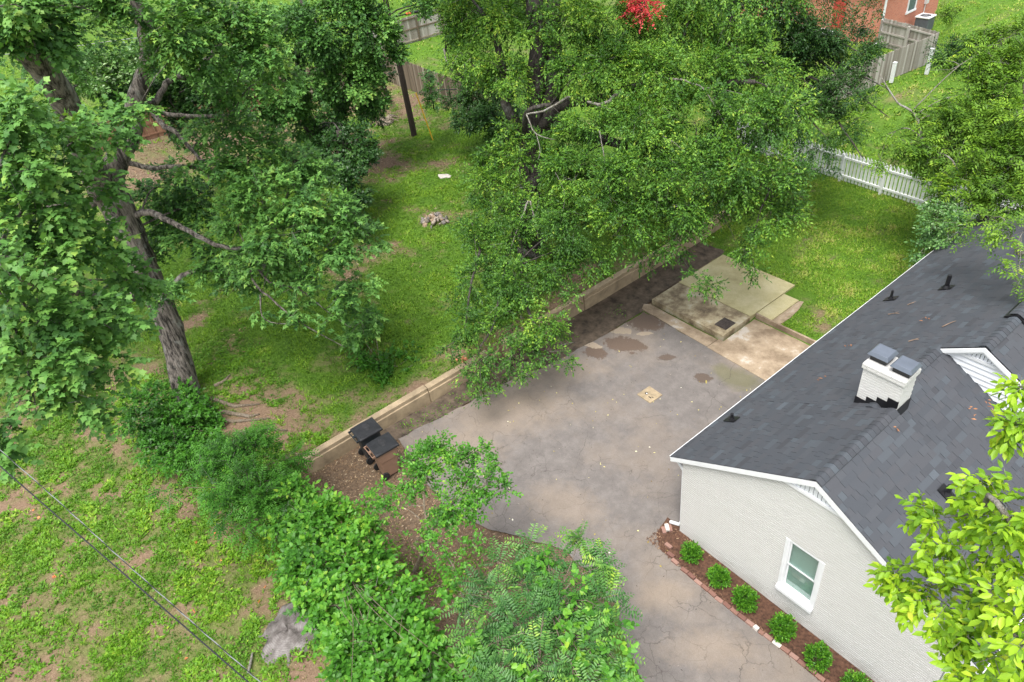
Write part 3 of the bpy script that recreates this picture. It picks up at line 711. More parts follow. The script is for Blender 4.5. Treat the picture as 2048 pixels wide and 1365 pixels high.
def sash(za, zb, y):
    b = MB(); xa, xb = x0+.052, x1-.052
    b.box((xa, y, za), (xa+.035, y+.03, zb)); b.box((xb-.035, y, za), (xb, y+.03, zb)); b.box((xa+.035, y, za), (xb-.035, y+.03, za+.04)); b.box((xa+.035, y, zb-.035), (xb-.035, y+.03, zb)); b.build('sash', WHITE, win)
    box('pane', (xa+.034, y+.012, za+.039), (xb-.034, y+.016, zb-.034), GLASS, win)
sash(zm-.02, z1-.052, .02); sash(z0+.052, zm+.02, .055)
b = MB(); zz = z0+.06
while zz < z1-.05:
    b.add([(x0+.05, .090, zz), (x1-.05, .090, zz), (x1-.05, .099, zz+.03), (x0+.05, .099, zz+.03)], [(0, 1, 2, 3)]); zz += .027
for xx in (.3, .62): b.box((x0+xx-.004, .086, z0+.05), (x0+xx+.004, .088, z1-.05))
b.build('blind', BLIND, win)
box('room_back', (x0, .24, z0), (x1, .26, z1), INT, win)
# twigs lying on the roof
def roofpt(px_, py_, side='L'):
    d = ray(px_, py_); nrm = np.array([-SLP, 0, 1]) if side == 'L' else np.array([SLP, 0, 1]); p0 = np.array([3.19, 0, zl(3.19)+.03])
    return CAM+d*(((p0-CAM)@nrm)/(d@nrm))
TWIG = simple('twig_bark', (.20, .14, .10), .9, var=.3)
for lab, a, b_ in (('straight brown stick lying on the upper left roof slope', (1884, 654), (1912, 642)), ('forked grey twig lying on the roof above the white gable', (1817, 683), (1838, 679)), ('pale thin stick on the roof left of the tall vent pipe', (1776, 629), (1799, 628)), ('small curled twig on the roof under the short vent pipe', (1815, 610), (1828, 606))):
    p, q_ = roofpt(*a), roofpt(*b_); mid = (p+q_)/2+np.array([.02, .02, .03]); b = MB(); b.tube([p, mid, q_], [.012, .011, .006], 5); b.tube([mid, mid+np.array([.05, .1, .02])], [.007, .003], 4)
    o = b.build('twig', TWIG); tag(o, lab, 'twig', 'twigs fallen on the shingle roof')

# ---------------------------------------------------------------- concrete pads, wall, covers
def slabmat(name, cs, scale=1.3):
    m, t, b = nt(name); v = coords(t); n = noise(t, v, scale, 8, .7); n2 = noise(t, v, 30, 4, .7)
    c = ramp(t, n, cs); t.links.new(mix(t, 1.0, c, ramp(t, n2, [(.3, (.85,)*3), (.7, (1.1,)*3)]), 'MULTIPLY'), b.inputs['Base Color']); b.inputs['Roughness'].default_value = .85
    bump(t, n2, b, .2, .01); return m
SL_A = slabmat('mottled_concrete', [(.36, (.12, .088, .055)), (.47, (.25, .195, .12)), (.54, (.37, .31, .195)), (.63, (.46, .41, .31))], 1.6)
SL_B = slabmat('pale_concrete', [(.36, (.33, .285, .14)), (.5, (.44, .39, .21)), (.64, (.52, .465, .28))], .7)
SL_C = slabmat('ramp_concrete', [(.36, (.18, .13, .085)), (.48, (.29, .22, .15)), (.56, (.36, .28, .195)), (.64, (.47, .42, .36))], 1.1)
def slab(name, pts, z0, z1, mat, parent, bev=.012):
    b = MB(); b.prism(pts, z0, z1); return b.build(name, mat, parent, bev)
pad = empty('concrete_pad', (0, 0, 0), 0, 'raised mossy concrete pad with a dark metal hatch beside the lawn', 'concrete pad')
slab('slab', [(-7.32, 6.95), (-4.12, 6.95), (-4.12, 8.42), (-7.32, 8.42)], -.05, .20, SL_A, pad)
slab('slab', [(-7.32, 8.43), (-4.12, 8.43), (-4.12, 11.0), (-7.32, 11.0)], -.05, .215, SL_B, pad)
slab('slab', [(-4.10, 8.72), (-3.50, 8.72), (-3.50, 10.32), (-4.10, 10.32)], -.05, .19, SL_B, pad)
b = MB(); b.prism([(-3.49, 8.70), (-3.20, 8.76), (-3.15, 9.3), (-3.22, 9.9), (-3.36, 10.4), (-3.49, 10.34)], -.05, .15); b.build('slab_spill', SL_C, pad)
hx = [tuple(at(*q, .205)[:2]) for q in ((1429, 648), (1452, 636), (1472, 647), (1448, 660))]
hc = np.mean(hx, 0)
IRON = simple('rusty_iron', (.06, .048, .042), .7, .2, .3, 12, bmp=.5)
b = MB(); b.prism([(hc[0]-.24, hc[1]-.27), (hc[0]+.24, hc[1]-.27), (hc[0]+.24, hc[1]+.27), (hc[0]-.24, hc[1]+.27)], .19, .212)
for i in range(7): b.box((hc[0]-.22, hc[1]-.25+i*.075, .212), (hc[0]+.22, hc[1]-.215+i*.075, .219))
b.build('hatch', IRON, pad)
ramp_ = empty('concrete_ramp', (0, 0, 0), 0, 'stained concrete ramp slab running under the house eave', 'concrete slab')
slab('slab', [(-4.25, 6.30), (-1.9, 6.22), (.0, 6.2), (.0, 8.62), (-4.06, 8.62), (-4.06, 6.9), (-4.25, 6.9)], -.05, .035, SL_C, ramp_)
slab('kerb', [(-4.06, 8.625), (.0, 8.625), (.0, 8.73), (-3.3, 8.69), (-4.06, 8.71)], -.05, .24, SL_C, ramp_)
lip = empty('concrete_apron', (0, 0, 0), 0, 'narrow cracked concrete strip in front of the raised pad', 'concrete strip')
b = MB(); b.prism([(-7.5, 6.72), (-7.35, 6.45), (-6.4, 6.42), (-5.4, 6.36), (-4.27, 6.32), (-4.27, 6.86), (-5.2, 6.84), (-6.5, 6.86), (-7.3, 6.88)], -.05, .03); b.build('strip', SL_C, lip, .008)
b = MB(); b.box((-6.9, 6.60, .03), (-4.4, 6.62, .036)); 
cv = empty('drain_cover', (-4.03, 3.26, 0), 0, 'small square tan concrete cover with a pipe hole in the asphalt', 'drain cover')
slab('cover', [(-.29, -.27), (.28, -.29), (.30, .26), (-.27, .28)], -.02, .04, simple('tan_concrete', (.30, .235, .15), .85, var=.2, scale=5), cv, .01)
b = MB(); b.tube([(-.09, -.05, .03), (-.09, -.05, .06)], .045, 12); b.build('pipe_hole', BLACKM, cv)
b = MB(); b.tube([(-.07, -.06, .05), (-.07, -.06, .066)], .022, 10); b.build('pipe_plug', WHITE, cv)
b = MB(); b.box((.05, -.12, .04), (.16, -.09, .046)); b.box((.13, -.06, .04), (.2, -.04, .046)); b.build('handle_slot', BLACKM, cv)

rw = empty('retaining_wall', (-9.0, 0, 0), 0, 'low tan concrete retaining wall between upper yard and driveway', 'retaining wall')
for i, (y0, y1, dx, dz) in enumerate(((-6.35, -1.9, -.03, 0), (-1.88, .62, 0, .0), (1.25, 5.0, .0, .02), (5.02, 8.6, .03, .03), (8.62, 13.5, .05, .02))):
    b = MB(); pts = []
    n_ = 12; bx = MB()
    for k in range(n_):
        ya = y0+(y1-y0)*k/n_; yb = y0+(y1-y0)*(k+1)/n_
    f0 = [(.15+dx-(.03 if zz > .44 else 0), zz) for zz in (-.1, .43)]
    b.extr([(-.14+dx, y0, -.1), (.15+dx, y0, -.1), (.145+dx, y0, .43+dz), (.115+dx, y0, .445+dz), (.11+dx, y0, .58+dz), (-.12+dx, y0, .585+dz)], (0, y1-y0, 0))
    b.build('wall_section', CONCW, rw, .012)
b = MB(); b.box((-.15, -.32, -.1), (.13, .3, .22), Matrix.Translation((-.06, .92, .12)) @ Matrix.Rotation(.35, 4, 'Z') @ Matrix.Rotation(.25, 4, 'X')); b.build('broken_block', CONCW, rw, .02)

# brick edging of the planting bed: every brick a part
be = empty('brick_edging', (0, 0, 0), 0, 'row of red bricks edging the mulch bed along the house', 'brick edging')
ebm = []
for j in range(8):
    b = MB(); b.box((-.5, -.5, 0), (.5, .5, 1)); me = bpy.data.meshes.new('brick'); me.from_pydata([tuple(p) for p in b.v], [], b.f); attr(me, 'tint', np.full(8, [.1, .3, .45, .6, .7, .8, .5, 1.0][j])); me.materials.append(REDB); ebm.append(me)
x = .02; k = 0
white = {11, 14, 15}
while x < 7.6:
    L = .2 if k not in (13, 14) else .12
    if k in (3,): x += .12
    yl = -.78 - .05*math.sin(x*.9)+(.22*(max(0, .35-x))/.35)
    o = bpy.data.objects.new('brick', ebm[7] if k in (13, 16) else (ebm[6] if k == 10 else random.choice(ebm[:6]))); COL.objects.link(o); o.parent = be
    o.location = (x+L/2, yl+random.uniform(-.012, .012), random.uniform(-.03, 0)); o.scale = (L-.008, .095, .075+random.uniform(-.01, .015)); o.rotation_euler = (random.uniform(-.06, .06), random.uniform(-.04, .04), random.uniform(-.07, .07))
    x += L+random.uniform(.004, .02); k += 1
lb = empty('loose_bricks', (-.22, -.18, .02), 0, 'few loose bricks under the downspout at the house corner', 'bricks')
for (x, y, z, r, j) in ((-.05, -.12, 0, .6, 4), (.02, .04, 0, .65, 3), (-.02, -.03, .065, .62, 7)):
    o = bpy.data.objects.new('brick', ebm[j]); COL.objects.link(o); o.parent = lb; o.location = (x, y, z); o.scale = (.2, .095, .06); o.rotation_euler[2] = -r

# ---------------------------------------------------------------- wheeled bins
def bin_(label, x, y, rz, bodym, rimm):
    t = empty('wheelie_bin', (x, y, float(gz(x, y))+.03), rz, label, 'bin', 'wheeled bins by the retaining wall')
    b = MB()
    secs = [(.03, .23, -.25, .22), (.06, .24, -.26, .24), (.62, .28, -.30, .29), (.65, .30, -.32, .31), (.95, .31, -.34, .34), (.955, .325, -.36, .355), (1.0, .33, -.365, .36)]
    n_ = 16; vs = []
    for z, hx_, y0, y1 in secs:
        for k in range(n_):
            a = 2*math.pi*(k+.5)/n_; c_, s_ = math.cos(a), math.sin(a)
            e = lambda v: math.copysign(abs(v)**.28, v)
            vs.append((e(c_)*hx_, (y0+y1)/2+e(s_)*(y1-y0)/2, z))
    f = [(i*n_+k, i*n_+(k+1) % n_, (i+1)*n_+(k+1) % n_, (i+1)*n_+k) for i in range(len(secs)-1) for k in range(n_)]
    b.add(vs, f+[tuple(range(n_))[::-1], tuple(range((len(secs)-1)*n_, len(secs)*n_))]); b.build('body', bodym, t, .006)
    # lid, slightly domed, overhanging front
    b = MB(); rows = [(-.36, .012), (-.30, .05), (-.1, .075), (.15, .07), (.32, .045), (.39, .012)]; cols = [(-.335, 0), (-.29, .7), (-.1, 1), (.1, 1), (.29, .7), (.335, 0)]
    vs = [(cx, ry, 1.008+rz_*c_+.006) for ry, rz_ in rows for cx, c_ in cols]; nc = len(cols)
    f = [(i*nc+k, i*nc+k+1, (i+1)*nc+k+1, (i+1)*nc+k) for i in range(len(rows)-1) for k in range(nc-1)]
    base = len(vs); vs += [(cx, ry, .985) for ry in (-.36, .39) for cx in (-.335, .335)]
    f += [(base, base+1, nc-1, *range(nc-2, 0, -1), 0)[:2]+(nc-1, 0)] if False else []
    b.add(vs[:base], f)
    b.box((-.335, .385, .955), (.335, .395, 1.014)); b.box((-.34, -.36, .965), (-.332, .395, 1.014)); b.box((.332, -.36, .965), (.34, .395, 1.014))
    lid = b.build('lid', LIDP, t)
    b = MB(); vs = []
    for z, s_ in ((1.074, 1), (1.086, .9), (1.092, .6), (1.094, .2)):
        vs += [(math.cos(2*math.pi*k/20)*.17*s_, .02+math.sin(2*math.pi*k/20)*.12*s_, z) for k in range(20)]
    b.add(vs, [(i*20+k, i*20+(k+1) % 20, (i+1)*20+(k+1) % 20, (i+1)*20+k) for i in range(3) for k in range(20)]+[tuple(range(60, 80))]); b.build('lid_boss', simple('worn_plastic', (.034, .034, .037), .38, var=.45, scale=9), lid)
    b = MB(); b.tube([(-.27, -.44, .985), (.27, -.44, .985)], .014, 8)
    for sx in (-1, 1): b.box((sx*.27-.02, -.455, .955), (sx*.27+.02, -.34, 1.005))
    b.box((-.05, -.45, .965), (.05, -.35, .99)); b.build('handle', rimm, t)
    for sx in (-1, 1):
        b = MB(); b.tube([(sx*.235, -.25, .125), (sx*.29, -.25, .125)], .125, 20); w = b.build('wheel', RUBBER, t, .012)
        b = MB(); b.tube([(sx*.289, -.25, .125), (sx*.297, -.25, .125)], .07, 14); b.build('hub', LIDP, w)
    t.scale = (1.0, 1.0, 1.09)
    b = MB(); b.tube([(-.24, -.25, .125), (.24, -.25, .125)], .012, 8); b.build('axle', BLACKM, t)
    return t
bin_('dark grey wheeled bin with black lid against the retaining wall', -8.17, -4.48, -.03, DPLAS, DPLAS)
bin_('brown wheeled bin with black lid standing beside the dark one', -7.27, -4.45, -.05, BROWNP, BROWNP)

# ---------------------------------------------------------------- fences, poles, far brick house
PV = {'flat': [(-.5, 0), (.5, 0), (.5, 1), (-.5, 1)], 'slant': [(-.5, 0), (.5, 0), (.5, .91), (-.5, 1)], 'dog': [(-.5, 0), (.5, 0), (.5, .97), (.25, 1), (-.25, 1), (-.5, .97)]}
def board_meshes(mat, top):
    r = []
    for j in range(6):
        b = MB(); b.extr([(x, 0, z) for x, z in PV[top]], (0, 1, 0)); me = bpy.data.meshes.new('plank'); me.from_pydata([tuple(p) for p in b.v], [], b.f); attr(me, 'tint', np.full(len(b.v), j/5)); me.materials.append(mat); r.append(me)
    return r
def fence(name, p0, p1, h, bw, gap, mat, label, top='flat', side=1, post=2.4, rails=(.15, .5, .85), postm=None, postw=.09, fill=True, pname='plank'):
    """boards from p0 to p1; rails and posts on side +1 / -1 of the boards"""
    p0, p1 = np.array(p0, float), np.array(p1, float); L = np.linalg.norm(p1-p0); a = math.atan2(*(p1-p0)[::-1])
    z0 = float(gz(*p0)); z1 = float(gz(*p1)); t = empty(name, (*p0, z0), a, label, 'fence'); sl = (z1-z0)/L
    ms = board_meshes(mat, top); x = 0
    while x < L-.02:
        o = bpy.data.objects.new(pname, random.choice(ms)); COL.objects.link(o); o.parent = t
        o.location = (x+bw/2, 0, x*sl+.04+random.uniform(-.012, .012)); o.scale = (bw-.004, .02, h+random.uniform(-.015, .015)); o.rotation_euler = (0, random.uniform(-.008, .008), 0); x += bw+gap
    pm = board_meshes(postm or mat, 'flat'); n_ = max(1, round(L/post)); ps = L/n_
    for r in rails:
        for k in range(n_):
            o = bpy.data.objects.new('rail', random.choice(pm)); COL.objects.link(o); o.parent = t; w = .045
            o.location = (k*ps+ps/2, .021 if side > 0 else -w-.001, (k*ps+ps/2)*sl+h*r); o.scale = (ps-.01, w, .09); o.rotation_euler = (0, -math.atan(sl), 0)
    for k in range(n_+1):
        o = bpy.data.objects.new('post', random.choice(pm)); COL.objects.link(o); o.parent = t
        o.location = (k*ps, .067 if side > 0 else -.047-postw, k*ps*sl-.05); o.scale = (postw, postw, h*1.0)
    return t
fence('picket_fence', (-13.2, 19.55), (2.2, 18.75), 1.34, .115, .055, PICK, 'white picket fence with angled tops across the back lawn', 'slant', -1, 2.05, (.17, .78), pname='picket')
fence('wood_fence', (-12.7, 25.5), (-11.53, 35.2), 1.62, .14, .0, GREYW, 'long weathered grey board fence beside the red brick house', 'dog', 1, 2.4)
fence('wood_fence', (-11.58, 35.35), (-13.5, 35.95), 1.62, .14, .0, GREYW, 'short grey fence panel at the corner near the air conditioner', 'dog', 1, 2.2)
fence('wood_gate', (-13.6, 36.0), (-15.5, 36.5), 1.62, .14, .0, GREYW, 'grey board gate between brick house corner and fence', 'dog', 1, 1.9)
fence('wood_fence', (-37.5, 13.35), (-25.5, 13.0), 1.85, .14, .0, BROWNW, 'brown board fence behind the utility pole', 'dog', 1, 2.4)
fence('wood_fence', (-41.6, -5.5), (-39.2, 6.8), 1.75, .14, .0, REDW, 'reddish board fence far behind the big maple tree', 'flat', -1, 2.4)
fence('wood_fence', (-39.1, 6.9), (-37.6, 13.2), 1.75, .14, .0, BROWNW, 'dark fence stretch in the shade of the ivy covered tree', 'flat', -1, 2.4)
fence('wood_fence', (-43.2, 15.5), (-42.3, 24.0), 1.85, .14, .0, GREYW, 'far pale fence with posts and rails facing the lawn', 'flat', -1, 2.4, (.08, .52, .9), BROWNW)

pole = empty('utility_pole', (*at(829, 273, .7)[:2], .6), 0, 'dark wooden utility pole standing on the back lawn', 'utility pole')
b = MB(); b.tube([(0, 0, -.2), (-.05, 0, 4.5), (-.12, 0, 10.5)], [.17, .15, .12], 14, True, .02); b.build('shaft', POLEW, pole)
b = MB(); b.tube([(-.1, .12, 6.35), (.1, .9, 6.35)], .03, 6); b.build('bracket', BLACKM, pole)
ORG = simple('orange_insulator', (.6, .12, .04), .4, var=.05)
b = MB(); b.tube([(.1, .9, 6.35), (.16, 1.15, 6.35)], .07, 10); b.build('insulator', ORG, pole)
b = MB(); b.tube([(.16, 1.15, 6.35), (.3, 1.7, 6.34)], [.07, .05], 10); b.build('connector', BLACKM, pole)
gm = at(867, 283, .65)
gw = empty('guy_marker', (gm[0], gm[1], .6), 0, 'tilted yellow guy wire guard beside the utility pole', 'guy wire')
b = MB(); b.tube([(0, 0, 0), (-.35, -.3, 2.75)], .035, 8); b.build('guard', YEL, gw)
b = MB(); b.tube([(-.35, -.3, 2.75), (-.98, -.55, 8.9)], .007, 4); b.build('wire', WIRE, gw)
tp = at(913, 265, .65); tt = empty('clothesline_post', (tp[0], tp[1], .6), .3, 'dark metal clothesline post by the broadleaf shrub', 'clothesline post')
b = MB(); b.tube([(0, 0, 0), (0, 0, 2.45)], .035, 8); b.build('post', BLACKM, tt)
b = MB(); b.tube([(-.9, 0, 2.35), (.5, 0, 2.5)], .03, 8); b.build('crossbar', BLACKM, tt)
for lab, px_, py_, h in (('white post standing by the corner of the grey fence', 1853, 148, 1.4), ('white post half hidden by leaves behind the picket fence', 1652, 232, 1.5), ('white post in front of the grey fence boards', 1782, 165, 1.1)):
    p = at(px_, py_, .2); b = MB(); b.box((-.085, -.085, 0), (.085, .085, h)); b.box((-.095, -.095, h-.02), (.095, .095, h+.015)); o = b.build('white_post', WHITE, None, .008); o.location = (p[0], p[1], .18); tag(o, lab, 'post', 'white posts in the neighbouring yard')
# far red brick house
def brickmat():
    m, t, b = nt('far_brickwork'); v = coords(t); s = N(t, 'ShaderNodeSeparateXYZ'); t.links.new(v, s.inputs[0])
    ad = N(t, 'ShaderNodeMath', operation='ADD'); t.links.new(s.outputs['X'], ad.inputs[0]); t.links.new(s.outputs['Y'], ad.inputs[1])
    cb = N(t, 'ShaderNodeCombineXYZ'); t.links.new(ad.outputs[0], cb.inputs[0]); t.links.new(s.outputs['Z'], cb.inputs[1])
    br = N(t, 'ShaderNodeTexBrick'); br.inputs['Scale'].default_value = 1; br.inputs['Brick Width'].default_value = .21; br.inputs['Row Height'].default_value = .073; br.inputs['Mortar Size'].default_value = .008
    br.inputs['Color1'].default_value = (.50, .135, .075, 1); br.inputs['Color2'].default_value = (.60, .19, .115, 1); br.inputs['Mortar'].default_value = (.45, .33, .28, 1); t.links.new(cb.outputs[0], br.inputs['Vector'])
    t.links.new(br.outputs['Color'], b.inputs['Base Color']); b.inputs['Roughness'].default_value = .85; return m
rh = empty('red_brick_house', (-15.6, 36.55, .15), 0, 'red brick house beyond the grey fence with white windows', 'house')
FB = brickmat()
b = MB(); b.box((-10.5, 0, -.2), (0, 7.0, 3.4)); b.build('wall', FB, rh)
b = MB(); b.extr([(-10.9, -.4, 3.3), (.4, -.4, 3.3), (.4, 3.5, 5.4), (-10.9, 3.5, 5.4)], (0, 0, .12)); b.extr([(-10.9, 7.4, 3.3), (.4, 7.4, 3.3), (.4, 3.5, 5.4), (-10.9, 3.5, 5.4)], (0, 0, .12)); b.build('roof', SHING, rh)
b = MB(); b.box((-10.5, -.06, 3.1), (0, -.002, 3.4)); b.box((-7.5, -.05, 0), (-3.0, -.003, .5)); b.build('trim', WHITE, rh)
box('door', (-3.3, -.05, .5), (-2.5, -.004, 2.6), simple('red_door', (.45, .06, .05), .5), rh)
b = MB(); b.tube([(.06, -.08, 3.3), (.06, -.08, .25), (-.1, -.35, .08)], .07, 6); b.build('downspout', WHITE, rh)
for y, z in ((3.35, 1.25), (5.75, 1.95)):
    b = MB(); b.box((.003, y-.62, z-.12), (.07, y+.62, z)); b.box((.003, y-.55, z), (.05, y-.43, z+1.7)); b.box((.003, y+.43, z), (.05, y+.55, z+1.7)); b.box((.003, y-.43, z+.8), (.045, y+.43, z+.87)); b.box((.003, y-.55, z+1.7), (.05, y+.55, z+1.8))
    w = b.build('window', WHITE, rh)
    box('pane', (.002, y-.43, z), (.02, y+.43, z+1.7), GLASSD if False else simple('far_pane', (.09, .12, .14), .15), w)
b = MB(); b.box((.003, 5.0, 1.25), (.16, 5.3, 1.75)); b.build('meter_box', simple('meter_grey', (.6, .6, .6), .5), rh)
b = MB(); b.tube([(.06, 5.1, .2), (.06, 5.1, 1.25)], .03, 6); b.build('conduit', WHITE, rh)
ac = empty('air_conditioner', (-14.75, 40.3, .2), 0, 'white air conditioner unit standing by the red brick wall', 'air conditioner')
b = MB(); b.box((-.42, -.42, .05), (.42, .42, .82)); b.build('cabinet', simple('ac_dark', (.09, .10, .12), .5), ac, .03)
b = MB(); b.box((-.46, -.46, .82), (.46, .46, .9)); b.build('top_panel', WHITE, ac, .02)
b = MB(); b.tube([(0, 0, .9), (0, 0, .905)], .33, 24); g = b.build('fan_grille', BLACKM, ac)
b = MB()
for k in range(12):
    a = k*math.pi/6; b.tube([(.08*math.cos(a), .08*math.sin(a), .92), (.33*math.cos(a), .33*math.sin(a), .912)], .008, 4)
b.tube([(0, 0, .9), (0, 0, .925)], .09, 14); b.build('fan_guard', simple('grille_grey', (.3, .31, .33), .4), ac)

# overhead cables
def cable(lab, pts, r, mat, cat='cable', grp=None):
    c = curve([(*p, r) for p in pts], 10); b = MB(); b.tube([p[:3] for p in c], r, 6); o = b.build('overhead_cable', mat); tag(o, lab, cat, grp); return o
cA = [atD(-330, 640, 16), atD(5, 937, 11), atD(250, 1150, 9.3), atD(497, 1365, 8.2), atD(760, 1590, 7.2)]
cB = [atD(-330, 620, 16.2), atD(27, 924, 11.1), atD(270, 1143, 9.4), atD(521, 1365, 8.3), atD(780, 1585, 7.3)]
cable('thin black overhead cable crossing above the weedy lawn', cA, .0085, WIRE)
b = MB(); c = curve([(*p, 0) for p in cB], 60); tw = [[], []]
for i, p in enumerate(c):
    for k in range(2):
        a = i*.55+k*math.pi; tw[k].append(p[:3]+np.array([math.cos(a)*.009, 0, math.sin(a)*.009]))
tc = empty('twisted_cable', tuple(cB[2]), 0, 'twisted black and silver service cable over the weedy lawn', 'cable')
for k, m_ in ((0, WIRE), (1, WIREL)):
    b = MB(); b.tube([p-cB[2] for p in tw[k]], .0048, 5); b.build('strand', m_, tc)
pt = np.array([*at(829, 273, .7)[:2], 6.95])
cable('pale overhead wire running left from the utility pole', [pt+np.array([0, -.1, .0]), atD(430, 62, 44), atD(260, 78, 47), atD(80, 102, 50), atD(-200, 130, 55)], .02, WIREL)
cable('black overhead wire low behind the maple trunk', [pt+np.array([0, -.1, -1.6]), atD(330, 150, 42), atD(50, 158, 46), atD(-200, 170, 50)], .018, WIRE)
cable('black wire reaching right from the orange insulator', [np.array([pt[0]+.3, pt[1]+1.7, 6.94]), atD(905, 50, 40), atD(1020, 42, 44), atD(1300, 20, 52)], .014, WIRE)
cable('thin clothesline strung between the white posts', [at(1866, 100, 1.75), at(1930, 118, 1.7)], .01, WIREL)

# ---------------------------------------------------------------- vegetation
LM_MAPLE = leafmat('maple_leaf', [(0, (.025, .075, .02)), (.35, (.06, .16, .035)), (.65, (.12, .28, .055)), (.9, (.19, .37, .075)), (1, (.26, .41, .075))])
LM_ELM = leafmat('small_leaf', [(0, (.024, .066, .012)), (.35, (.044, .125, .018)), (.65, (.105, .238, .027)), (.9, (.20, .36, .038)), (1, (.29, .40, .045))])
LM_DARK = leafmat('dark_leaf', [(0, (.014, .045, .014)), (.5, (.032, .09, .02)), (.85, (.07, .16, .03)), (1, (.14, .26, .05))], .38, .2)
LM_WALN = leafmat('walnut_leaf', [(0, (.03, .08, .012)), (.35, (.075, .17, .018)), (.65, (.15, .29, .025)), (.9, (.27, .42, .03)), (1, (.42, .48, .04))])
LM_CHER = leafmat('bright_leaf', [(0, (.07, .17, .018)), (.35, (.18, .35, .022)), (.65, (.32, .52, .03)), (.9, (.47, .62, .045)), (1, (.52, .56, .06))], .4, .38)
LM_VINE = leafmat('vine_leaf', [(0, (.025, .09, .012)), (.35, (.06, .20, .02)), (.65, (.10, .29, .03)), (.9, (.19, .41, .04)), (1, (.30, .46, .045))], .4, .3)
LM_WING = leafmat('winged_leaf', [(0, (.022, .075, .022)), (.4, (.055, .16, .038)), (.7, (.10, .24, .05)), (.9, (.19, .37, .055)), (1, (.33, .47, .06))], .35, .25)
LM_SILV = leafmat('silver_leaf', [(0, (.03, .08, .03)), (.5, (.08, .19, .05)), (.8, (.17, .33, .09)), (1, (.42, .55, .32))], .3, .2)
LM_BOX = leafmat('box_leaf', [(0, (.03, .10, .012)), (.4, (.06, .19, .015)), (.75, (.11, .30, .02)), (1, (.22, .42, .04))], .4, .2)
LM_RED = leafmat('red_blossom', [(0, (.5, .04, .06)), (.6, (.85, .10, .12)), (1, (.9, .28, .25))], .6, .3)
LM_WEED = leafmat('weed_leaf', [(0, (.05, .13, .012)), (.4, (.11, .26, .018)), (.75, (.19, .38, .028)), (1, (.36, .48, .05))], .5, .25)

# ---- big maple on the left
def PX(lst): return [(*atD(a, b, D), r) for a, b, D, r in lst]
rng = np.random.default_rng(11)
mb0 = at(374, 795, .6); off = np.array([mb0[0], mb0[1], .55])
maple = empty('maple_tree', tuple(off), 0, 'large forked maple tree with furrowed bark filling the left side', 'tree')
mb = MB(); sk = []
trunk = PX([(384, 850, 27.3, .60), (374, 785, 26.6, .44), (345, 670, 25.9, .39), (318, 600, 25.4, .38), (285, 525, 24.9, .40), (245, 435, 24.3, .44), (212, 370, 23.8, .50)])
sk.append(limb(mb, trunk, off, 26, 6, .008))
right_stem = PX([(212, 380, 23.8, .38), (235, 320, 23.6, .31), (262, 265, 23.5, .28), (272, 200, 23.4, .24), (296, 120, 23.2, .21), (290, 60, 23.1, .22), (270, -20, 23, .19), (262, -120, 23, .14)])
sk.append(limb(mb, right_stem, off, 18, 6, .008))
left_stem = PX([(205, 385, 23.7, .38), (172, 305, 22.6, .35), (135, 215, 21.6, .33), (88, 140, 20.8, .31), (45, 95, 20.3, .28), (5, 62, 20, .28), (-60, 10, 19.7, .28), (-140, -80, 19.5, .2)])
sk.append(limb(mb, left_stem, off, 18, 6, .008))
for l in ([(48, 100, 20.3, .22), (70, 60, 20.3, .19), (80, 0, 20.2, .15), (90, -80, 20, .1)], [(20, 75, 20.1, .2), (-40, 105, 19, .15), (-120, 120, 18, .1)], [(100, 150, 20.9, .2), (72, 80, 21.3, .17), (76, 10, 21.5, .13)],
          [(288, 585, 25.2, .22), (240, 600, 23.8, .2), (150, 585, 20.5, .17), (60, 560, 17.5, .15), (10, 530, 15.5, .13), (-60, 500, 14.5, .1)],
          [(265, 432, 24.2, .17), (300, 425, 23.7, .14), (355, 450, 22.9, .11), (420, 485, 22.1, .09), (480, 497, 21.5, .07), (545, 470, 21, .05)],
          [(240, 320, 23.6, .12), (300, 335, 23.3, .1), (380, 333, 23, .08), (420, 355, 22.6, .06)],
          [(190, 410, 24, .14), (130, 412, 23.6, .1), (70, 420, 23, .07)],
          [(335, 640, 25.7, .15), (345, 580, 25, .13), (375, 548, 24.4, .11), (430, 540, 23.6, .09), (500, 540, 22.8, .06)],
          [(272, 205, 23.4, .17), (310, 205, 23.8, .13), (340, 160, 24, .12), (385, 150, 24.2, .1), (430, 100, 24.4, .08), (470, 60, 24.5, .06)],
          [(300, 220, 23.4, .1), (360, 232, 23, .085), (420, 233, 22.7, .07), (465, 230, 22.4, .05)],
          [(300, 215, 23.4, .12), (325, 250, 23, .1), (350, 265, 22.6, .09), (400, 320, 22, .06)],
          [(270, 190, 23.4, .12), (275, 160, 23.2, .1), (315, 105, 22.8, .08), (340, 70, 22.5, .05)],
          [(500, 500, 21.4, .07), (505, 560, 21.2, .05), (545, 600, 21, .04), (600, 645, 20.9, .03), (690, 695, 20.8, .012)],
          [(505, 520, 21.4, .05), (540, 565, 21.2, .04), (600, 580, 21, .03), (650, 620, 20.9, .02), (700, 655, 20.9, .01)],
          [(520, 590, 21.1, .03), (530, 640, 21, .02), (600, 650, 20.9, .01)]):
    sk.append(limb(mb, [(*p[:3], p[3]*.72) for p in PX(l)], off, 8, 5, .05))
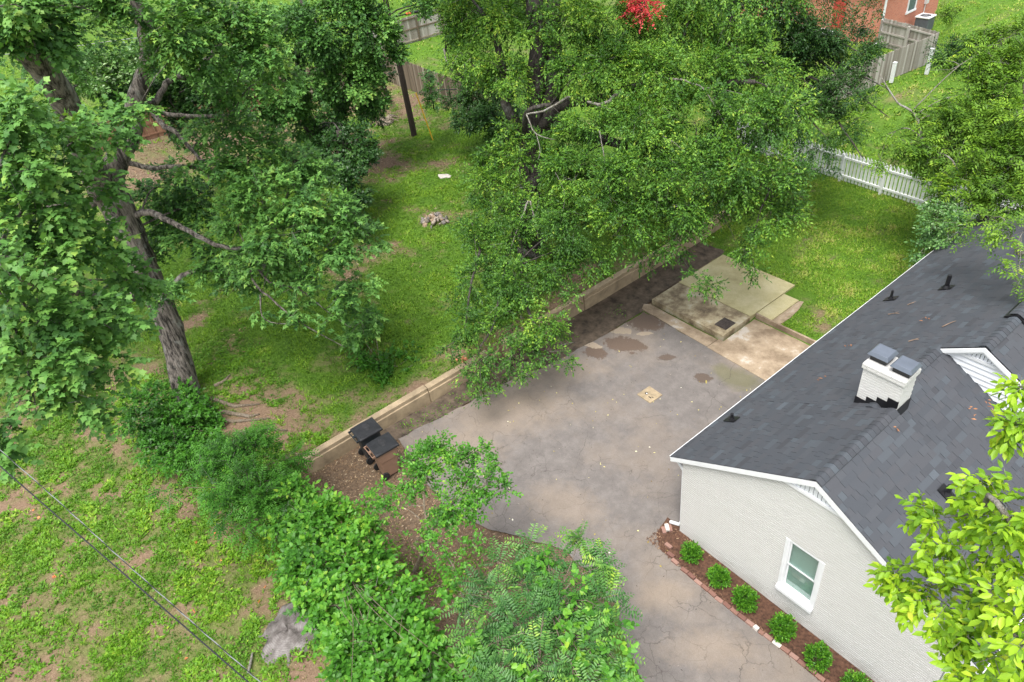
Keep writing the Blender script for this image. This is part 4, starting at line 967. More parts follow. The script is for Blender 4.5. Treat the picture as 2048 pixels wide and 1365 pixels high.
mbl = blobs_px([(60, 50, 19, 66, 1.2, -.14), (100, 90, 19.6, 36, 1.1, -.16), (25, 60, 18.6, 40, 1, -.1), (20, 10, 18, 50), (185, 22, 20, 46), (250, 15, 20, 46), (335, 55, 20, 60, 1.1, .08), (420, 105, 20.5, 58), (480, 50, 21, 70), (385, 15, 21, 50), (540, 90, 21, 66, 1.1, .05), (555, 165, 21, 45), (445, 165, 22, 40), (300, 120, 21, 30), (350, 110, 20, 38, 1, .06),
                (40, 235, 14, 65, 1, .08), (28, 335, 14, 70, 1, .1), (60, 430, 14, 75), (125, 300, 15, 62), (205, 262, 16, 42), (165, 370, 15, 55), (235, 232, 17, 38), (275, 215, 18.5, 25, 1, .05),
                (90, 520, 14, 85), (185, 500, 15, 70), (40, 640, 13.5, 75, 1, .08), (125, 700, 13.5, 72, 1, .1), (195, 640, 14, 62), (60, 760, 13.5, 65, 1, .08), (150, 785, 13.5, 52, 1, .1), (220, 725, 14, 42, 1, .06), (255, 560, 16, 55), (245, 640, 17, 42), (330, 592, 22.5, 36, 1, -.06), (8, 905, 13, 24, 1, .05), (200, 830, 14, 20), (10, 540, 13, 60), (10, 840, 13, 35),
                (440, 262, 22, 55), (520, 300, 22, 55), (585, 330, 22, 50), (430, 345, 21.5, 48), (520, 385, 21, 66, 1.1, .06), (605, 400, 21, 64, 1.1, .06), (672, 430, 21, 52, 1, .04), (560, 470, 20.5, 66, 1, .06), (640, 505, 20.5, 60), (700, 500, 21, 42), (600, 570, 20.7, 42), (680, 590, 20.9, 40), (725, 560, 21, 32), (655, 650, 21, 30, .7), (728, 640, 22, 38), (480, 440, 21.5, 50), (745, 480, 22, 32, 1, -.1), (620, 310, 23, 30), (380, 340, 22.6, 30, .9), (470, 330, 22, 36), (410, 280, 22.6, 36), (360, 265, 23, 26, .8), (370, 480, 24, 36, .9, -.1), (480, 520, 22, 45, 1), (540, 530, 21.2, 50), (430, 470, 23, 30, .8), (590, 620, 21, 34, .9), (520, 620, 21.6, 26, .8, -.06), (700, 670, 21.6, 24), (690, 620, 21.2, 30), (640, 340, 22, 40), (700, 460, 21.2, 40), (325, 95, 21, 40, .9), (385, 60, 20.6, 45),
                (330, 375, 25, 52, 1, -.22), (400, 405, 25, 52, 1, -.22), (335, 450, 25.5, 46, 1, -.22), (290, 400, 25.5, 35, 1, -.22), (430, 520, 24, 45, .9, -.15), (470, 575, 23.5, 40, .8, -.12), (560, 545, 23, 50, .8, -.15), (300, 510, 25.5, 30, .8, -.2)], .10)  # this row: crown undersides, their shade put into the leaf colour by darker tints
up_bl = [(off+np.array(p), r, .3) for p, r in (((-4, 0, 15), 3), ((-1, -2, 16), 3), ((-6, 3, 15.5), 3), ((1, 2, 14.5), 2.5), ((-3, -5, 14), 3), ((-7, -3, 14), 3), ((-6, -8, 9), 3), ((-9, -5, 10), 3), ((-8, 2, 10), 2.5))]
auto_limbs(mb, sk, mbl, off, rng, .02, 5, .9)
mb.build('trunk', BARKM, maple, smooth=True)
allb = mbl+up_bl
MPL = dict(n=8, L=.34, ll=.118, lw=.125, ang=60, droop=.35, up=.8, rnd=.26, tj=.14, base=.54)
MPN = dict(MPL, ll=.104, lw=.112)
near = [b for b in mbl if np.linalg.norm(b[0]-CAM) < 19.6]; far = [b for b in allb if np.linalg.norm(b[0]-CAM) >= 19.6]
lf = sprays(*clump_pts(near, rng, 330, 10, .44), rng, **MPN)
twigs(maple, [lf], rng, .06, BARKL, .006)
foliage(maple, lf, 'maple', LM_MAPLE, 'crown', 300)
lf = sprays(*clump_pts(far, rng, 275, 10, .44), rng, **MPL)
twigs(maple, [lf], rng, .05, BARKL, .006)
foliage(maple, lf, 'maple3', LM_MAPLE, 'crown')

# ---- central spreading hackberry
rng = np.random.default_rng(5)
hb = np.array([-12.9, 5.9, .5])
hack = empty('hackberry_tree', tuple(hb), 0, 'large spreading small leaved tree in the middle overhanging the wall', 'tree')
mb = MB(); sk = []
sk.append(limb(mb, [(*hb, .65), (hb[0], hb[1], 1.2, .46)]+PX([(1062, 430, 27.5, .42), (1060, 330, 26.8, .38), (1066, 220, 26.3, .33), (1075, 100, 26, .28), (1068, 10, 26, .3), (1070, -90, 26, .22)]), hb, 18, 5, .02))
sk.append(limb(mb, PX([(1068, 320, 26.8, .36), (1095, 230, 26.5, .33), (1108, 140, 26.3, .3), (1105, 60, 26.2, .26), (1110, -60, 26, .2)]), hb, 12, 5, .02))
for l in ([(1075, 260, 26.4, .22), (1130, 205, 25.6, .18), (1190, 205, 25, .16), (1235, 185, 24.4, .14), (1300, 170, 24, .1)], [(1065, 300, 26.6, .2), (1010, 205, 26, .17), (1005, 130, 26, .14), (975, 40, 26, .1)],
          [(1068, 350, 26.8, .2), (1050, 420, 25.4, .15), (1022, 490, 24.3, .11), (1010, 540, 23.6, .08)], [(1070, 380, 27, .15), (1060, 440, 25.5, .12), (1075, 475, 24.6, .08)],
          [(1110, 150, 26.3, .2), (1180, 120, 25.4, .17), (1300, 130, 24.6, .13), (1420, 165, 24, .1), (1510, 165, 23.6, .07)], [(1090, 240, 26.5, .2), (1200, 280, 24.8, .16), (1330, 300, 23.6, .12), (1460, 330, 22.8, .08), (1540, 380, 22.4, .05)],
          [(1060, 300, 26.5, .12), (1052, 228, 24.8, .08), (1100, 210, 24.2, .07)], [(955, 170, 26.4, .06), (920, 148, 27, .06), (905, 125, 27.2, .05), (890, 100, 27.4, .04)], [(985, 150, 26.2, .1), (955, 170, 26.4, .08), (925, 155, 26.8, .05)],
          [(1150, 685, 21.7, .012), (1110, 690, 21.8, .025), (1080, 670, 22, .035), (1050, 600, 22.6, .05), (1040, 520, 23.4, .07)], [(870, 705, 22.6, .008), (915, 680, 22.4, .014), (930, 655, 22.4, .018), (940, 580, 22.8, .03), (960, 500, 23.6, .05)], [(955, 700, 22, .02), (985, 655, 22.2, .03), (1000, 590, 22.6, .045), (1010, 540, 23.2, .06)]):
    sk.append(limb(mb, PX(l), hb, 8, 5, .05))
hbl = blobs_px([(940, 30, 27, 65), (1010, 45, 26, 66), (1150, 35, 25, 50), (1205, 45, 25, 80, 1, .05), (1340, 60, 25, 62, 1, .08), (1400, 35, 25.5, 70), (1470, 70, 25.5, 60), (940, 125, 26, 52), (1005, 150, 25.3, 52), (1155, 150, 24, 55), (1225, 140, 24, 80, 1, .06), (1320, 150, 23.6, 85, 1.1, .12), (1420, 140, 23.8, 80, 1.1, .12), (1505, 155, 24, 70, 1, .06),
                (1195, 250, 23.4, 62), (1290, 250, 22.8, 85, 1, .04), (1390, 245, 22.6, 85, 1, .06), (1490, 245, 22.8, 80), (1560, 225, 23.2, 60, 1, .04), (1010, 270, 25.4, 40, .7, .08), (1000, 320, 25, 45, .9, .08),
                (965, 370, 24.8, 52), (1030, 385, 24.2, 34, .8, .05), (1155, 350, 23, 78), (1260, 360, 22.2, 85), (1360, 350, 22, 85), (1460, 345, 22.2, 80), (1550, 350, 22.6, 66), (1590, 400, 23, 35),
                (945, 465, 24, 50, 1, -.06), (1025, 465, 23.6, 50), (1145, 455, 22.8, 78), (1250, 445, 22.2, 80), (1350, 430, 22, 76), (1450, 425, 22.2, 72, 1, -.03), (1540, 440, 22.6, 58), (1110, 420, 24, 28, .7),
                (945, 560, 23.2, 50, 1, -.05), (1030, 565, 22.8, 62), (1105, 535, 22.8, 60), (1180, 520, 23, 45), (1500, 500, 22.4, 36), (1390, 560, 22, 30, .6, -.05), (1425, 575, 22, 22, .6, -.05), (1510, 545, 22.4, 20, .6), (1345, 490, 22.4, 40, .8), (1290, 520, 22.8, 28, .7),
                (935, 650, 22.5, 48, .9), (1030, 640, 22.2, 60, 1, .04), (1100, 650, 22, 50, 1, .06), (1140, 590, 22.4, 28, .8), (960, 720, 22, 42, .9), (1045, 715, 21.8, 45, 1, -.1), (935, 765, 21.6, 26), (1100, 705, 21.6, 28), (963, 785, 21.3, 17), (1000, 760, 21.7, 22), (1045, 750, 21.6, 16, .7), (1140, 720, 21.4, 14, .7), (900, 700, 22.6, 28, .7), (910, 610, 23, 28, .8), (1040, 330, 24.8, 40, .9, .06), (1085, 285, 24.6, 40, .8, .04), (1120, 330, 24, 48, 1), (1070, 50, 25, 50, .8), (1040, 190, 25, 30, .7), (1090, 400, 23.8, 44, 1), (1060, 440, 23.6, 36, .9), (1110, 110, 24.6, 36, .8), (1075, 200, 24.8, 26, .6), (1140, 250, 24, 40, .9), (920, 70, 26.8, 48), (910, 20, 27, 34), (985, 170, 25.8, 34, .8), (970, 320, 25.2, 34, .8), (1000, 420, 24.2, 40, .9), (990, 510, 23.6, 44, 1)], .1)
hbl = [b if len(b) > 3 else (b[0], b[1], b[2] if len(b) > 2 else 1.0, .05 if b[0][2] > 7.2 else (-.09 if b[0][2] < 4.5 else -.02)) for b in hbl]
up_bl = [(hb+np.array(p), r, .25) for p, r in (((0, 0, 13), 3), ((3, 2, 13), 3), ((-4, 1, 13), 3), ((3, 6, 11), 3.2), ((-3, 5, 11), 3), ((0, 3, 9), 3.5), ((-5, 3, 8), 3), ((1, 8, 8), 3), ((5, 5, 10), 3), ((-2, -2, 11.5), 2.5))]
auto_limbs(mb, sk, hbl+up_bl, hb, rng, .015, 5, .9)
mb.build('trunk', BARKH, hack, smooth=True)
for l in ([(1053, 229, 23.4, .05), (1099, 217, 23.2, .05), (1125, 200, 23.3, .06), (1160, 190, 23.8, .08)], [(1175, 204, 22.8, .06), (1207, 207, 22.7, .09), (1253, 177, 23, .11), (1300, 165, 23.4, .12)], [(1340, 158, 22.4, .06), (1369, 162, 22.2, .05), (1404, 176, 22, .035), (1433, 217, 21.8, .02), (1450, 250, 21.8, .008)], [(1404, 176, 22, .02), (1440, 178, 22, .015), (1490, 190, 22.1, .007)],
          [(1198, 262, 21.9, .03), (1206, 300, 21.7, .022), (1212, 348, 21.4, .016), (1224, 412, 21.3, .006)], [(1021, 498, 22.9, .015), (1044, 435, 22.9, .04), (1060, 403, 23, .055), (1076, 475, 22.8, .02)], [(941, 425, 23.3, .025), (948, 470, 23.1, .02), (954, 525, 22.9, .012)],
          [(1325, 272, 21.6, .02), (1360, 295, 21.4, .016), (1386, 335, 21.3, .007)], [(1053, 229, 23.4, .04), (1072, 268, 23.2, .028), (1110, 280, 23.1, .012)], [(1072, 268, 23.2, .02), (1080, 300, 23.1, .02), (1076, 320, 23.1, .008)], [(1110, 345, 22.4, .02), (1130, 390, 22, .012), (1120, 440, 22, .006)], [(1230, 345, 21.3, .02), (1265, 368, 21.3, .008)], [(1340, 415, 21.1, .016), (1395, 412, 21.1, .012), (1420, 440, 21.2, .006)], [(1015, 175, 24.6, .03), (1050, 150, 24.6, .05)],
          [(887, 98, 26, .05), (897, 130, 25.8, .06), (918, 150, 25.6, .07), (945, 133, 25.6, .08), (985, 145, 25.9, .09)], [(905, 110, 25.8, .03), (925, 122, 25.6, .025), (930, 142, 25.5, .02)]):
    mb = MB(); limb(mb, [(*atD(a_, b_, D_+.55), r_*.6) for a_, b_, D_, r_ in l], hb, 6, 4, .10); mb.build('branch', BARKL, hack, smooth=True)

O, D, Tn = clump_pts(hbl+up_bl, rng, 400, 12, .40)
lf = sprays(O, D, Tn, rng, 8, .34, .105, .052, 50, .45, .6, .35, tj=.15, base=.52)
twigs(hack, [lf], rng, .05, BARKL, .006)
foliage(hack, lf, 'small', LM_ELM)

def tree(name, label, cat, base, blobs, skel, seed, per, lp, shape, lmat, bmat, twf=.06, group=None, sub=8, subr=.42, singles=0, frac=.8, r0=.03, twr=.006, twm=None):
    rng = np.random.default_rng(seed); base = np.array(base, float)
    root = empty(name, tuple(base), 0, label, cat, group); mb = MB(); sk = []
    for l in skel: sk.append(limb(mb, l, base, 10, 5, .03))
    auto_limbs(mb, sk, blobs, base, rng, r0, 5, frac)
    mb.build('trunk' if cat == 'tree' else 'stem', bmat, root, smooth=True)
    O, D, Tn = clump_pts(blobs, rng, per, sub, subr)
    lf = sprays(O, D, Tn, rng, **lp)
    if twf: twigs(root, [lf], rng, twf, twm or BARKL, twr)
    foliage(root, lf, shape, lmat, 'crown' if cat == 'tree' else 'foliage', singles); return root
def stem_to(base, px, py, D, r0, r1, n=3, w=.1):
    e = atD(px, py, D); b = np.array(base, float)
    return [(*(b+(e-b)*k/n+(np.array([random.uniform(-w, w), random.uniform(-w, w), 0]) if 0 < k else 0)), r0+(r1-r0)*k/n) for k in range(n+1)]
SM = dict(n=7, L=.34, ll=.12, lw=.07, ang=55, droop=.3, up=.65, rnd=.35, tj=.13)
BIG = dict(n=7, L=.42, ll=.15, lw=.12, ang=55, droop=.3, up=.65, rnd=.35, tj=.13)
# ivy covered trees behind
b0 = at(650, 340, .7)
tree('ivy_covered_tree', 'forked tree wrapped in dark ivy behind the maple', 'tree', (b0[0], b0[1], .6),
     blobs_px([(640, 275, 39, 36, 1, -.15), (606, 250, 38, 32, 1, -.12), (620, 140, 37, 60, 1, -.03), (640, 55, 36, 70), (720, 70, 36, 70), (690, 150, 36, 62, 1, .03), (760, 120, 36, 50), (590, 190, 37, 40), (660, 210, 37.5, 36, 1, -.15), (740, 195, 36.5, 40, .9, -.06), (750, 35, 36, 36), (842, 8, 36, 20), (875, 8, 36, 26, 1, .04), (590, 60, 36.5, 50), (700, 5, 36, 60)]),
     [PX([(650, 345, 40, .45), (642, 300, 39.5, .38), (612, 230, 39, .3), (602, 140, 38.5, .26), (610, 60, 38, .2), (600, -40, 38, .14)]), PX([(645, 310, 39.6, .3), (680, 235, 38.6, .22), (720, 150, 38, .16), (740, 130, 37.6, .12)]), PX([(685, 225, 38.6, .2), (690, 180, 38, .16), (715, 135, 37.4, .12)])], 21, 220, dict(BIG), 'small', LM_MAPLE, BARKH)
b0 = at(705, 455, .6)
tree('ivy_column', 'dark ivy mass draped on a trunk left of the open lawn', 'ivy', (b0[0], b0[1], .55),
     blobs_px([(700, 300, 33, 52, 1.3), (650, 300, 34, 40, 1.2), (695, 375, 31.5, 45, 1.3), (722, 415, 30.5, 24, 1.3), (660, 250, 35, 35), (735, 295, 33, 22), (640, 350, 34, 35)]),
     [stem_to((b0[0], b0[1], .5), 680, 260, 34, .25, .15)], 22, 330, dict(n=6, L=.3, ll=.13, lw=.11, ang=60, droop=.5, up=.5, rnd=.4, tj=.12, base=.45), 'small', LM_DARK, BARKH)
# trees along the left background fence
for k, (lab, bx, by, bl, lm_, sd) in enumerate((
    ('shrubby tree with silvery reflecting leaves behind the maple fork', 235, 215, [(230, 130, 36, 52, 1.1, .18), (200, 160, 36, 42, 1, .15), (270, 120, 36, 36, 1, .1), (170, 165, 35, 34, 1, .2), (230, 185, 36.5, 36, 1, -.15), (140, 150, 36, 25, 1, .15), (100, 235, 35, 24, .7, .1)], LM_SILV, 31),
    ('dark leafy tree in front of the reddish far fence', 340, 270, [(340, 195, 38, 42, 1, -.05), (390, 195, 38, 45), (320, 150, 39, 35), (440, 200, 37, 40), (370, 240, 37, 30, 1, -.1), (300, 200, 38, 30, 1, -.1)], LM_DARK, 32),
    ('mid green tree between maple and ivy covered tree', 500, 225, [(480, 180, 36, 50), (530, 210, 36, 40), (470, 120, 37, 48), (420, 140, 38, 40), (560, 210, 36, 36), (510, 130, 37, 45)], LM_MAPLE, 33),
    ('dark tree at the bend of the brown fence', 775, 190, [(755, 150, 39, 28, 1, -.05), (738, 225, 36, 24, 1, -.1), (740, 160, 36.5, 36, 1, -.1)], LM_DARK, 34),
    ('tall tree behind the far pale fence', 950, 60, [(905, 8, 44, 26), (960, 20, 44, 36), (850, 0, 44, 24), (1000, 5, 44, 50)], LM_DARK, 35))):
    b0 = at(bx, by, .8)
    tree('background_tree', lab, 'tree', (b0[0], b0[1], .6), blobs_px(bl), [stem_to((b0[0], b0[1], .5), bl[0][0], bl[0][1], bl[0][2], .18, .1)], sd, 210, dict(BIG), 'small', lm_, BARKH, .04, 'trees along the far fence')
b0 = at(985, 275, .6)
tree('broadleaf_shrub', 'large dark glossy shrub behind the clothesline post', 'shrub', (b0[0], b0[1], .55),
     blobs_px([(930, 205, 37.5, 34), (975, 190, 37, 45), (1010, 235, 36, 48), (965, 250, 36, 36, 1, -.05), (930, 235, 37, 26), (1020, 180, 37, 40), (1040, 270, 35, 36), (950, 155, 38, 28, .8, .08)]),
     [stem_to((b0[0], b0[1], .5), 985, 200, 37, .12, .06)], 41, 260, dict(BIG, ll=.17, lw=.075), 'small', LM_DARK, BARKH)
b0 = at(866, 215, .7)
tree('fence_ivy', 'blue green ivy clump climbing over the brown fence', 'ivy', (b0[0], b0[1], .6), blobs_px([(860, 165, 39.5, 15, 2), (862, 185, 39, 14, 2), (855, 150, 39.8, 10, 2), (866, 198, 38.8, 13, 2), (866, 208, 38.6, 11, 2)]), [stem_to((b0[0], b0[1], .5), 860, 165, 39.6, .05, .03)], 42, 160, dict(SM, ll=.1, lw=.09), 'small', LM_WING, BARKH, 0)
b0 = at(765, 250, .7)
tree('brush_clump', 'small brushy sapling sprouting from an uprooted stump', 'shrub', (b0[0], b0[1], .6), blobs_px([(752, 222, 38.5, 22, 1.2), (738, 205, 39, 18), (768, 235, 38, 12), (735, 235, 38.6, 14)]), [stem_to((b0[0], b0[1], .5), 750, 220, 38.6, .06, .03)], 43, 90, dict(SM), 'small', LM_DARK, BARKH)
# dark tree right of the hackberry, and the right hand walnut
b0 = np.array([-12.6, 17.2, .2])
tree('oak_tree', 'dark crowned tree between hackberry and picket fence', 'tree', b0,
     blobs_px([(1475, 25, 31, 56), (1560, 60, 31, 66), (1640, 70, 31, 60), (1700, 95, 31, 48), (1560, 0, 31, 55), (1650, 10, 32, 36, .5), (1600, 155, 30.5, 66), (1680, 180, 30, 46), (1620, 240, 29.5, 55), (1560, 275, 29, 44, .7), (1690, 265, 29, 30, .7), (1630, 295, 28.6, 28, .7), (1655, 330, 28.4, 20, .8), (1720, 150, 30.5, 24), (1490, 315, 28.5, 36, .8), (1745, 15, 31.5, 18, .7), (1730, 200, 30, 22, .7), (1590, 325, 28.6, 20), (1705, 50, 32, 30, .6)])+[(b0+np.array(p), r, .4) for p, r in (((0, 0, 12), 3), ((3, 1, 11), 3), ((-2, 3, 11), 3))],
     [[(*b0, .4), (b0[0]+.1, b0[1]-.1, 3, .32), (b0[0]+.3, b0[1]-.3, 6, .26), (b0[0]+.2, b0[1], 9, .2), (b0[0], b0[1], 12, .1)]], 51, 400, dict(SM, ll=.11, lw=.05), 'small', LM_DARK, BARKH, .08)
b0 = np.array([1.6, 21.0, .2])
PIN = dict(n=11, L=.5, ll=.17, lw=.062, ang=62, droop=.4, up=.72, rnd=.3, dist=True, tj=.08, tip=.16, base=.5)
tree('walnut_tree', 'yellow green tree with feathery leaves behind the picket fence', 'tree', b0,
     blobs_px([(2000, 90, 30, 60), (2040, 130, 29.5, 60), (1930, 190, 29.5, 45, .8), (1950, 240, 29, 66), (2030, 235, 28.5, 72), (1880, 235, 29, 46), (1895, 315, 28.4, 72), (1980, 330, 28, 76), (2040, 350, 27.6, 70), (1855, 320, 28.4, 34), (1930, 385, 27.6, 62), (2010, 400, 27.2, 56), (1720, 235, 29.4, 42, .4), (1775, 270, 29, 36, .4), (1690, 265, 29.4, 28, .4), (1810, 225, 29.2, 28, .5), (1760, 320, 28.6, 14, .4), (1820, 290, 28.6, 50, .9), (2000, 180, 29, 50), (1890, 130, 29.8, 20, .5), (2045, 60, 30, 30, .7), (1990, 140, 29.4, 46), (1960, 100, 30, 30, .7), (1885, 370, 27.8, 20, .5)], .28)+[(b0+np.array(p), r, .4) for p, r in (((2, 1, 10), 3), ((4, -1, 8), 3), ((0, 2, 10), 2.5), ((5, 1, 6), 3))],
     [[(*b0, .34), (b0[0]-.1, b0[1]-.2, 2.5, .28), (b0[0]+.2, b0[1]-.6, 5, .22), (b0[0]+.4, b0[1]-.6, 8, .14), (b0[0]+.3, b0[1]-.3, 11, .06)], PX([(1850, 300, 28.6, .06), (1830, 230, 29, .045), (1795, 205, 29.2, .03), (1760, 150, 29.4, .015)]), [(b0[0], b0[1]-.4, 4, .12)]+PX([(1900, 300, 29, .08), (1850, 300, 28.6, .06)])], 52, 250, PIN, 'small', LM_WALN, BARKL, .12, sub=10, subr=.34)
b0 = np.array([9.2, 10.5, .1])
tree('overhanging_tree', 'leafy boughs hanging over the far right end of the roof', 'tree', b0,
     blobs_px([(2025, 515, 20.5, 26), (2036, 565, 20, 17), (2042, 470, 20.5, 34), (1975, 440, 22, 28, .8), (1930, 455, 22.5, 28, .8), (2005, 455, 21.5, 26, .8)])+[(b0+np.array(p), r, .5) for p, r in (((-1, 0, 10), 2.5), ((1, 0, 12), 3), ((2, 2, 9), 3), ((0, 3, 10), 3))],
     [[(*b0, .3), (9.1, 10.3, 4, .25), (8.8, 10.2, 8, .18), (8.5, 10.2, 11, .1)], [(9.1, 10.3, 5, .16), (6.5, 10.4, 7.6, .1)]+PX([(2035, 510, 20.5, .04)])], 53, 190, dict(PIN, ll=.12, lw=.05, n=9, L=.34), 'small', LM_WALN, BARKL, .1)
b0 = at(1868, 470, .2)
tree('fence_sapling', 'pale leaved sapling beside picket fence and roof edge', 'shrub', (b0[0]-.2, b0[1]+.3, .2),
     blobs_px([(1885, 428, 27, 28, 1, .15), (1862, 468, 26.5, 18), (1895, 460, 26, 30), (1850, 500, 26, 22, 1, .08), (1910, 425, 27, 24, .8)]), [stem_to((b0[0]-.2, b0[1]+.3, .2), 1870, 440, 27, .07, .03)], 54, 300, dict(SM, ll=.12, lw=.06), 'small', LM_SILV, BARKL, .1)
for lab, px_, py_, bl, sd, lm_ in (('clipped dark hedge bush beside the corner of the grey fence', 1900, 130, [(1888, 105, 38, 26, 1.5), (1915, 108, 38, 26, 1.5), (1940, 112, 38, 24, 1.3), (1900, 122, 37.6, 22, 1.5), (1965, 105, 38, 24)], 61, LM_DARK),
                                     ('flowering shrub bed at the end of the red brick house', 1905, 35, [(1895, 28, 47, 14, 1.5), (1912, 25, 47, 13, 1.5), (1902, 12, 47.5, 10)], 62, LM_WALN)):
    b0 = at(px_, py_, .2)
    tree('yard_bush', lab, 'bush', (b0[0], b0[1], .2), blobs_px(bl), [stem_to((b0[0], b0[1], .1), bl[0][0], bl[0][1], bl[0][2], .06, .03)], sd, 260, dict(SM, ll=.1, lw=.05, up=.8), 'small', lm_, BARKH, 0)
b0 = at(1290, 130, .4)
tree('crape_myrtle', 'tree top with bright red blossoms showing behind the central crown', 'tree', (b0[0], b0[1], .4), blobs_px([(1274, 12, 24, 20, 1.5), (1300, 34, 23.8, 15, 1.6), (1290, 6, 24, 20, 1.4), (1262, 24, 24, 10, 1.2)]), [stem_to((b0[0], b0[1], .2), 1280, 20, 24, .1, .04)], 63, 420, dict(SM, ll=.07, lw=.06), 'small', LM_RED, BARKH, 0)

# ---- foreground shrubs
b0 = at(505, 1010, .25)
tree('privet_shrub', 'feathery dark shrub with bright tips at the wall end', 'shrub', (b0[0], b0[1], .2),
     blobs_px([(500, 915, 20.6, 52, 1, -.05), (560, 925, 20.6, 44), (450, 925, 20.8, 44, 1, -.1), (520, 985, 19.8, 56), (565, 990, 19.8, 36), (465, 1005, 19.8, 45, 1, -.08), (430, 975, 20.4, 36, .9, -.1), (510, 1045, 19.3, 36, 1, -.05), (545, 1030, 19.4, 30), (330, 985, 21.4, 20, .5), (400, 930, 21, 28, .8, -.1)]),
     [stem_to((b0[0], b0[1], .1), 505, 960, 20.4, .07, .03)], 71, 340, dict(n=13, L=.45, ll=.115, lw=.046, ang=64, droop=.25, up=.75, rnd=.22, dist=True, tj=.06, tip=.45, base=.34), 'small', LM_VINE, BARKC, .1)
b0 = at(360, 880, .4)
tree('trunk_ivy', 'ivy bush covering the foot of the maple trunk', 'ivy', (b0[0], b0[1], .3),
     blobs_px([(370, 825, 25, 50), (330, 845, 24.8, 44, 1, -.06), (402, 865, 24.2, 52), (300, 800, 25.4, 34, 1, -.15), (350, 905, 23.2, 45), (268, 875, 24, 34, 1, -.2), (425, 830, 25, 32), (285, 835, 24.6, 34, 1, -.2), (310, 900, 23.4, 34, 1, -.1), (420, 905, 23, 34), (260, 810, 25, 24, 1, -.2), (365, 790, 25.6, 24)]),
     [stem_to((b0[0], b0[1], .2), 370, 850, 24.8, .06, .03)], 72, 330, dict(n=6, L=.26, ll=.11, lw=.10, ang=60, droop=.3, up=.65, rnd=.35, tj=.12, base=.34), 'maple3', LM_VINE, BARKC, .03)
b0 = at(785, 780, .5)
tree('wall_bush', 'rounded ivy bush growing on the lawn behind the wall', 'bush', (b0[0], b0[1], .5),
     blobs_px([(725, 680, 25.4, 34, 1, .05), (745, 640, 25.8, 26), (765, 725, 24.8, 40), (810, 735, 24.6, 30, 1, -.05), (775, 765, 24.3, 32), (720, 725, 25, 24), (820, 710, 24.9, 22)]),
     [stem_to((b0[0], b0[1], .4), 765, 730, 24.8, .05, .03)], 73, 330, dict(n=6, L=.26, ll=.11, lw=.10, ang=60, droop=.35, up=.62, rnd=.35, tj=.12, base=.34), 'maple3', LM_VINE, BARKC, .03)
b0 = at(700, 1180, 0)
tree('vine_thicket', 'bright green thicket of heart leaved vines right of the stump', 'vines', (b0[0], b0[1], .05),
     blobs_px([(645, 1055, 17.6, 52, 1, .05), (700, 1050, 17.5, 46, 1, .05), (610, 1100, 17.4, 40), (625, 1135, 17, 52), (700, 1130, 16.8, 62), (680, 1210, 16.2, 56), (760, 1200, 16, 56), (640, 1190, 16.8, 34), (720, 1290, 15.6, 62), (800, 1260, 15.6, 52), (780, 1340, 15.2, 56), (705, 1345, 15.6, 36), (860, 1325, 15, 56), (925, 1350, 14.8, 50), (755, 1125, 16.8, 34, .8), (825, 1195, 16, 30, .8), (620, 1225, 16.8, 26, .7), (850, 1380, 14.8, 50), (700, 1400, 15, 50), (790, 1420, 14.6, 60), (575, 1120, 17.6, 20, .6), (585, 1000, 18.8, 34, 1), (600, 1045, 18.2, 34, 1), (560, 1060, 18.4, 26, .8), (640, 1010, 18.2, 22, .7)]),
     [stem_to((b0[0], b0[1], 0), 700, 1150, 16.8, .05, .02)], 74, 470, dict(n=6, L=.30, ll=.094, lw=.08, ang=60, droop=.3, up=.7, rnd=.35, tj=.13, base=.5), 'heart', LM_VINE, BARKC, .05, singles=300)
b0 = at(828, 1140, 0)
tree('slender_tree', 'small slender tree with open crown beside the brown bin', 'tree', (b0[0], b0[1], 0),
     blobs_px([(860, 925, 16.2, 42), (925, 935, 16, 40), (975, 968, 15.8, 32, .9), (835, 965, 16, 34), (900, 1000, 15.6, 45, .8), (785, 985, 16.2, 22, .7), (775, 1020, 16.2, 26, .7), (955, 1010, 15.6, 30, .8), (1010, 985, 15.6, 16, .8), (880, 1055, 15.4, 32, .6), (832, 1085, 15.6, 20, .6), (945, 1090, 15.2, 24, .7), (890, 895, 16.2, 22), (990, 930, 15.9, 18, .8), (760, 990, 16.6, 20, .6), (960, 905, 16.1, 18), (820, 920, 16.3, 20), (870, 1110, 15.2, 20, .6), (905, 1130, 15.1, 20, .6), (930, 965, 15.8, 30, .8), (730, 1005, 16.9, 16, .6)]),
     [[(*b0[:2], -.05, .06)]+PX([(850, 1095, 16.4, .05), (856, 1072, 16.2, .05), (872, 1050, 16, .035), (920, 990, 15.7, .025), (968, 972, 15.6, .012)]), PX([(856, 1072, 16.2, .04), (852, 1040, 16.1, .03), (848, 990, 16, .02), (860, 930, 16, .012)]), PX([(920, 990, 15.7, .02), (935, 955, 15.8, .015), (925, 920, 16, .01)])],
     75, 640, dict(n=7, L=.22, ll=.075, lw=.052, ang=55, droop=.15, up=.7, rnd=.4, tj=.14, base=.50), 'small', LM_VINE, BARKC, .25, sub=9, subr=.4, r0=.012, twr=.004)
b0 = at(1100, 1290, 0)
PW = dict(n=17, L=.52, ll=.115, lw=.04, ang=66, droop=.3, up=.72, rnd=.18, dist=True, tj=.07, tip=.26, base=.5)
